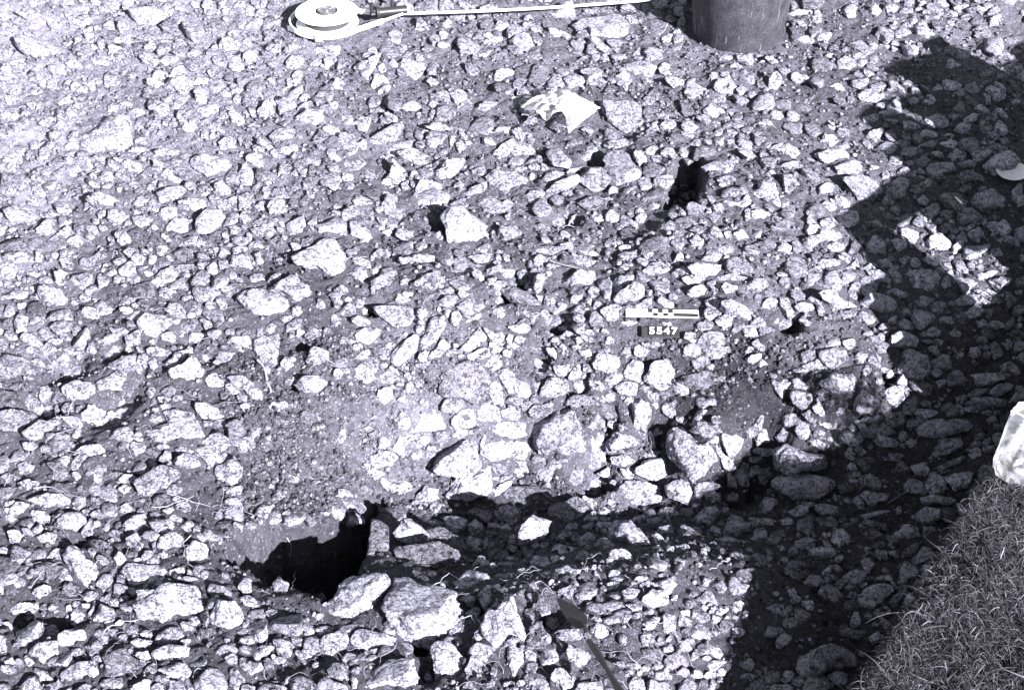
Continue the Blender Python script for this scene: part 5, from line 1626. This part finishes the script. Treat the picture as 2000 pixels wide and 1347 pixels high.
# trowel
def trowel():
    tip, sh = on_z(1088, 1168, .035), on_z(1143, 1222, .05)
    hz = [on_z(1144, 1232, .055), on_z(1150, 1250, .055), on_z(1165, 1272, .06), on_z(1185, 1305, .065), on_z(1213, 1352, .07), on_z(1225, 1372, .072)]
    o0 = np.array([sh[0], sh[1], 0.0])
    m = NT('trowel_steel'); p = m.pos(kind='obj'); nz = m.noise(p, 90, 5, .7)
    m.l(m.tint(m.math('MULTIPLY', m.ramp(nz, [(.3, .6), (.7, 1.3)]), .025), .8), m.b.inputs['Base Color']); m.l(m.ramp(nz, [(.3, .35), (.7, .6)]), m.b.inputs['Roughness']); m.set(Metallic=.35)
    e = empty('trowel', tuple(o0), label='small pointed trowel with dark handle, lying on the foreground rubble', category='trowel')
    d = sh - tip; L = np.linalg.norm(d); d /= L
    n = np.array([-.45, -.30, .85]); n -= d * (n @ d); n /= np.linalg.norm(n); s = np.cross(n, d)
    prof = [(0, .0006), (.15, .0055), (.4, .0105), (.7, .0135), (.88, .0125), (.97, .006), (1.0, .003)]
    v = []; f = []
    for t, w in prof:
        q = tip + d * t * L - o0
        v += [q - s * w - n * .0006, q - n * .0008, q + s * w - n * .0006, q + s * w + n * .0008, q + n * .0014, q - s * w + n * .0008]
    for i in range(len(prof) - 1):
        for k in range(6):
            j = (k + 1) % 6; f.append((i * 6 + k, i * 6 + j, i * 6 + 6 + j, i * 6 + 6 + k))
    f += [(5, 4, 3, 2, 1, 0), tuple(len(v) - 6 + k for k in range(6))]
    MB().add(v, f).build('blade', m.m, e, smooth=True)
    q = sh - o0
    MB().tube([q - d * .006, q + n * .006 + d * .004, hz[0] - o0, hz[1] - o0], [.003, .0032, .0034, .0036], 10).build('tang', m.m, e, smooth=True)
    MB().tube([hz[0] - o0 + (hz[1] - hz[0]) * .3, hz[1] - o0 + (hz[2] - hz[1]) * .1], [.0040, .0040], 14).build('ferrule', GREYM, e, smooth=True)
    MB().tube([h - o0 for h in hz[1:]], [.0044, .0062,   .0034, .0062, .0052], 14).build('handle', simple('handle_wood', .010, .4, .7, var=.3, vscale=70, spec=.5), e, smooth=True)
trowel()

# polythene
def plastic(name, alpha=0.75, v=0.8, scale=38):
    m = NT(name)
    tr = m.n('BsdfTransparent'); tl = m.n('BsdfTranslucent'); gl = m.n('BsdfGlossy'); df = m.n('BsdfDiffuse')
    for x in (tl, df): x.inputs['Color'].default_value = col(v, .4)
    gl.inputs['Roughness'].default_value = 0.22; gl.inputs['Color'].default_value = (.9, .9, .95, 1)
    p = m.pos(kind='obj'); nz = m.noise(p, scale, 4, .6, 1.5)
    fac = m.ramp(nz, [(.38, max(0.06, alpha - .4)), (.60, min(1, alpha + .3))])
    b = m.bump(nz, .6, .006)
    for x in (tl, gl, df): m.l(b, x.inputs['Normal'])
    m1 = m.n('MixShader'); m1.inputs[0].default_value = .25; m.l(df.outputs[0], m1.inputs[1]); m.l(tl.outputs[0], m1.inputs[2])
    m2 = m.n('MixShader'); m2.inputs[0].default_value = .12; m.l(m1.outputs[0], m2.inputs[1]); m.l(gl.outputs[0], m2.inputs[2])
    m3 = m.n('MixShader'); m.l(fac, m3.inputs[0]); m.l(tr.outputs[0], m3.inputs[1]); m.l(m2.outputs[0], m3.inputs[2])
    m.t.nodes.remove(m.b); m.l(m3.outputs[0], m.out.inputs['Surface'])
    return m.m
def sheet(poly_px, zs, name, mat, parent, o0, n=26, amp=.010, freq=26, thick=.0004):
    """a crumpled film spanning an outline given as photo points with heights"""
    ring = np.array([on_z(a, b, z) for (a, b), z in zip(poly_px, zs)]) - o0
    # resample the outline
    m = 64
    seg = np.linalg.norm(np.roll(ring, -1, 0) - ring, axis=1); cs = np.concatenate([[0], np.cumsum(seg)])
    rr = []
    for t in np.linspace(0, cs[-1], m, endpoint=False):
        k = np.searchsorted(cs, t, 'right') - 1; a = (t - cs[k]) / seg[k]
        rr.append(ring[k] * (1 - a) + ring[(k + 1) % len(ring)] * a)
    rr = np.array(rr); c = rr.mean(0)
    V = [c]; 
    for k in range(1, n + 1):
        V += list(c + (rr - c) * k / n)
    V = np.array(V)
    t = 1 - np.linalg.norm((V - c)[:, :2], axis=1) / np.linalg.norm((rr - c)[:, :2], axis=1).max()
    V[:, 2] += amp * (1.2 * np.abs(perlin(V * freq)) + .7 * np.abs(perlin(V * freq * 2.3 + 5))) + .03 * np.clip(t, 0, 1)
    V[:, :2] += (.003 * np.stack([perlin(V * 60), perlin(V * 60 + 9)], -1))
    F = [(0, 1 + i, 1 + (i + 1) % m) for i in range(m)]
    for k in range(n - 1):
        for i in range(m):
            j = (i + 1) % m
            a, b, cc, d = 1 + k * m + i, 1 + k * m + j, 1 + k * m + m + j, 1 + k * m + m + i
            F += [(a, b, cc), (a, cc, d)]
    return mesh_np(name, V, F)
def rubble_bag():
    g = hit_px(1090, 235); o0 = np.array([g[0], g[1], z_full(g[0], g[1])])
    film = plastic('polythene_film', .95, .62, 60)
    z0 = o0[2]
    e = empty('plastic_bag', tuple(o0), label='crumpled white plastic bag spread over the rubble, a stone showing under its lower edge', category='plastic bag')
    body = [(1016, 214), (1040, 203), (1066, 198), (1084, 173), (1094, 182), (1120, 196), (1145, 211), (1174, 216), (1160, 230), (1135, 252), (1112, 268), (1108, 253), (1118, 242), (1098, 233), (1078, 233), (1068, 246), (1050, 232), (1030, 226)]
    zz = [.02, .03, .035, .03, .035, .04, .035, .025, .03, .025, .015, .035, .045, .055, .055, .04, .035, .025]
    link('bag_film', sheet(body, [z0 + q for q in zz], 'bag_film', film, e, o0, n=30, amp=.011, freq=30), film, e)
    P = np.array([(1070, 240), (1078, 226), (1096, 222), (1114, 230), (1118, 242), (1106, 252), (1086, 250)], float)
    b, V, f = outline_stone('bagstone', P, abs(area_of(P)), np.random.default_rng(5), 3)
    link('stone', mesh_np('stone', V, f, attrs={'tone': np.full(len(V), .42)}), STONE, loc=b + np.array([0, -.035, .008]), label='small grey stone peeping out under the plastic bag in the rubble', category='stone', group='stones bedded in the rubble')
rubble_bag()

def turf_bag():
    """a clear bag of finds standing on the turf edge"""
    c = on_z(1995, 950, TURF_Z)
    c = np.array([c[0] + .030, c[1] + .02, float(z_full(c[0] + .030, c[1] + .02)) - .004])
    film = plastic('clear_polythene', .55, .75, 13)
    e = empty('plastic_bag', tuple(c), label='clear plastic finds bag standing on the turf edge, cut off by the right edge', category='plastic bag')
    prof = [(.000, .030), (.004, .062), (.014, .076), (.035, .083), (.06, .082), (.09, .081), (.115, .079), (.14, .077), (.150, .076)]
    m, V = 120, []
    for z, r in prof:
        for i in range(m):
            a = 2 * math.pi * i / m
            cr = abs(math.sin(3.5 * a + 9 * z)) * .07 + abs(math.sin(6.5 * a - 22 * z + 1)) * .06      # creases run up the film
            fold = 1.04 - cr
            V.append((r * fold * math.cos(a), r * .55 * fold * math.sin(a), z + .008 * math.sin(2 * a + .6) * (z > .13)))
    V = np.array(V); V += .005 * np.stack([perlin(V * 26), perlin(V * 26 + 7), perlin(V * 26 + 13) * .5], -1) * (V[:, 2:3] > .01)
    F = []
    for k in range(len(prof) - 1):
        for i in range(m):
            j = (i + 1) % m; F.append((k * m + i, k * m + j, k * m + m + j, k * m + m + i))
    link('bag_film', mesh_np('bag_film', V, F, smooth=False), film, e)
    V2 = V[-m:]; hem = MB().tube(list(V2[::2]) + [V2[0]], .0016, 6).build('bag_hem', simple('hem_film', .75, .3, .4), e, smooth=True)
    # crumpled film inside the mouth, and the finds at the bottom
    mb = MB()
    for k in range(7):
        a = rng.uniform(0, 6.28); h = rng.uniform(.04, .13)
        mb.tube([(.05 * math.cos(a), .03 * math.sin(a), h + .02), (.02 * math.cos(a + 1), .012 * math.sin(a + 1), h - .01), (.055 * math.cos(a + 2.2), .033 * math.sin(a + 2.2), h)], [.0022, .0016, .002], 5, 4)
    mb.build('film_fold', film, e, smooth=True)
    rg = np.random.default_rng(8)
    for k in range(9):
        q, f = stone_shape(rg, 2, 8)
        s = rg.uniform(.010, .018); a = rg.uniform(0, 6.28); r = rg.uniform(0, .045)
        V3 = q * s; 
        link('find', mesh_np('find', V3, f, attrs={'tone': np.full(len(V3), rg.uniform(.12, .4))}), STONE, e, loc=(r * math.cos(a), r * .5 * math.sin(a), .013 + .016 * (k % 3)))
turf_bag()

# white plate with a stone on it, right edge
def plate():
    g = on_z(1976, 339, -.02)
    z = float(z_full(g[0], g[1])) + .012
    c = on_z(1976, 339, z)
    e = empty('plate', tuple(c), (R(6), R(-4), 0), label='white plate under a dark stone at the right edge', category='plate')
    r = .036
    MB().lathe([(.002, 0), (r * .6, 0), (r * .7, .003), (r, .008), (r, .0095), (r * .7, .005), (r * .6, .002), (.002, .002)], 56, cap=False).build('plate_body', WHITE, e, smooth=True)
plate()

# nail on the stones
def nail():
    a, b = hit_px(1082, 528), hit_px(1132, 531)
    a[2] = z_full(a[0], a[1]) + .016; b[2] = z_full(b[0], b[1]) + .014
    m = (a + b) / 2; d = b - a
    e = empty('nail', tuple(m), label='thin tapered metal nail lying on stones above the middle', category='nail')
    MB().tube([-d / 2, -d / 4, d / 4, d / 2], [.0008, .0018, .0024, .0027], 8).build('shank', GREYM, e, smooth=True)
    MB().tube([d * .5, d * .53], [.0045, .0045], 10).build('nail_head', GREYM, e, smooth=True)
nail()

# unseen turf stacks, added off to the right to throw the right-hand shade
SHADE_SOD = NT('shade_stack_earth'); _p = SHADE_SOD.pos(kind='obj'); _n1 = SHADE_SOD.noise(_p, 40, 6, .7)
SHADE_SOD.l(SHADE_SOD.tint(SHADE_SOD.ramp(_n1, [(.3, .03), (.7, .11)])), SHADE_SOD.b.inputs['Base Color']); SHADE_SOD.l(SHADE_SOD.bump(_n1, 1, .02), SHADE_SOD.b.inputs['Normal']); SHADE_SOD.set(Roughness=1.0)
def shade_sod(parent, x, y, z, lx, ly, h, rz, seed):
    u, f = ICO[2]
    q = np.sign(u) * np.abs(u) ** .18
    q = q * (1 + .05 * perlin(u * 4 + seed) + .03 * perlin(u * 11 + seed))[:, None] * np.array([lx / 2, ly / 2, h / 2])
    o = link('shade_sod', mesh_np('shade_sod', q, f), SHADE_SOD.m, parent, loc=(x, y, z + h / 2)); o.rotation_euler = (0, 0, rz)
def add_shade_stack(x, y, heights, rz, label, w=.19, d=.20):
    z = float(z_full(x, y)) - .02
    e = empty('shade_stack', (x, y, z), (0, 0, rz), label=label, category='turf stack', group='added shade stacks')
    rg = np.random.default_rng(int(x * 1000))
    for k, n in enumerate(heights):
        for i in range(n):
            shade_sod(e, (k - (len(heights) - 1) / 2) * w + rg.normal() * .015, rg.normal() * .02, i * .075, w * rg.uniform(.96, 1.1), d * rg.uniform(.9, 1.1), .08, rg.normal() * .08, rg.uniform(0, 99))
add_shade_stack(1.724, 2.402, [4, 5, 6, 6, 7, 7, 7, 6, 6, 5], R(36), 'unseen long stack of turves, added off to the right to cast the shade', w=.095)
add_shade_stack(1.175, 1.905, [3, 4], R(36), 'unseen small pile of turves, added nearer the viewer to cast the shade', w=.13)
def shade_board():
    # shade caster added from the small pile to the low end of the long stack
    u0, u1, v = 2.08, 2.43, .955
    a = np.array([u0 * .809 - v * .588, u0 * .588 + v * .809]); b = np.array([u1 * .809 - v * .588, u1 * .588 + v * .809])
    m = (a + b) / 2; L = np.linalg.norm(b - a)
    z = float(z_full(a[0], a[1])) - .02 + 4 * .075 + .006
    o = MB().box(-L / 2, L / 2, -.055, .055, 0, .022, .003).build('shade_board', simple('shade_board_wood', .2, .8, .8, var=.4, vscale=40, bump=.5), label='unseen board across the two stacks, added to close the shade round the lit strip', category='shade_board', loc=(m[0], m[1], z))
    o.rotation_euler = (0, 0, R(36))
shade_board()
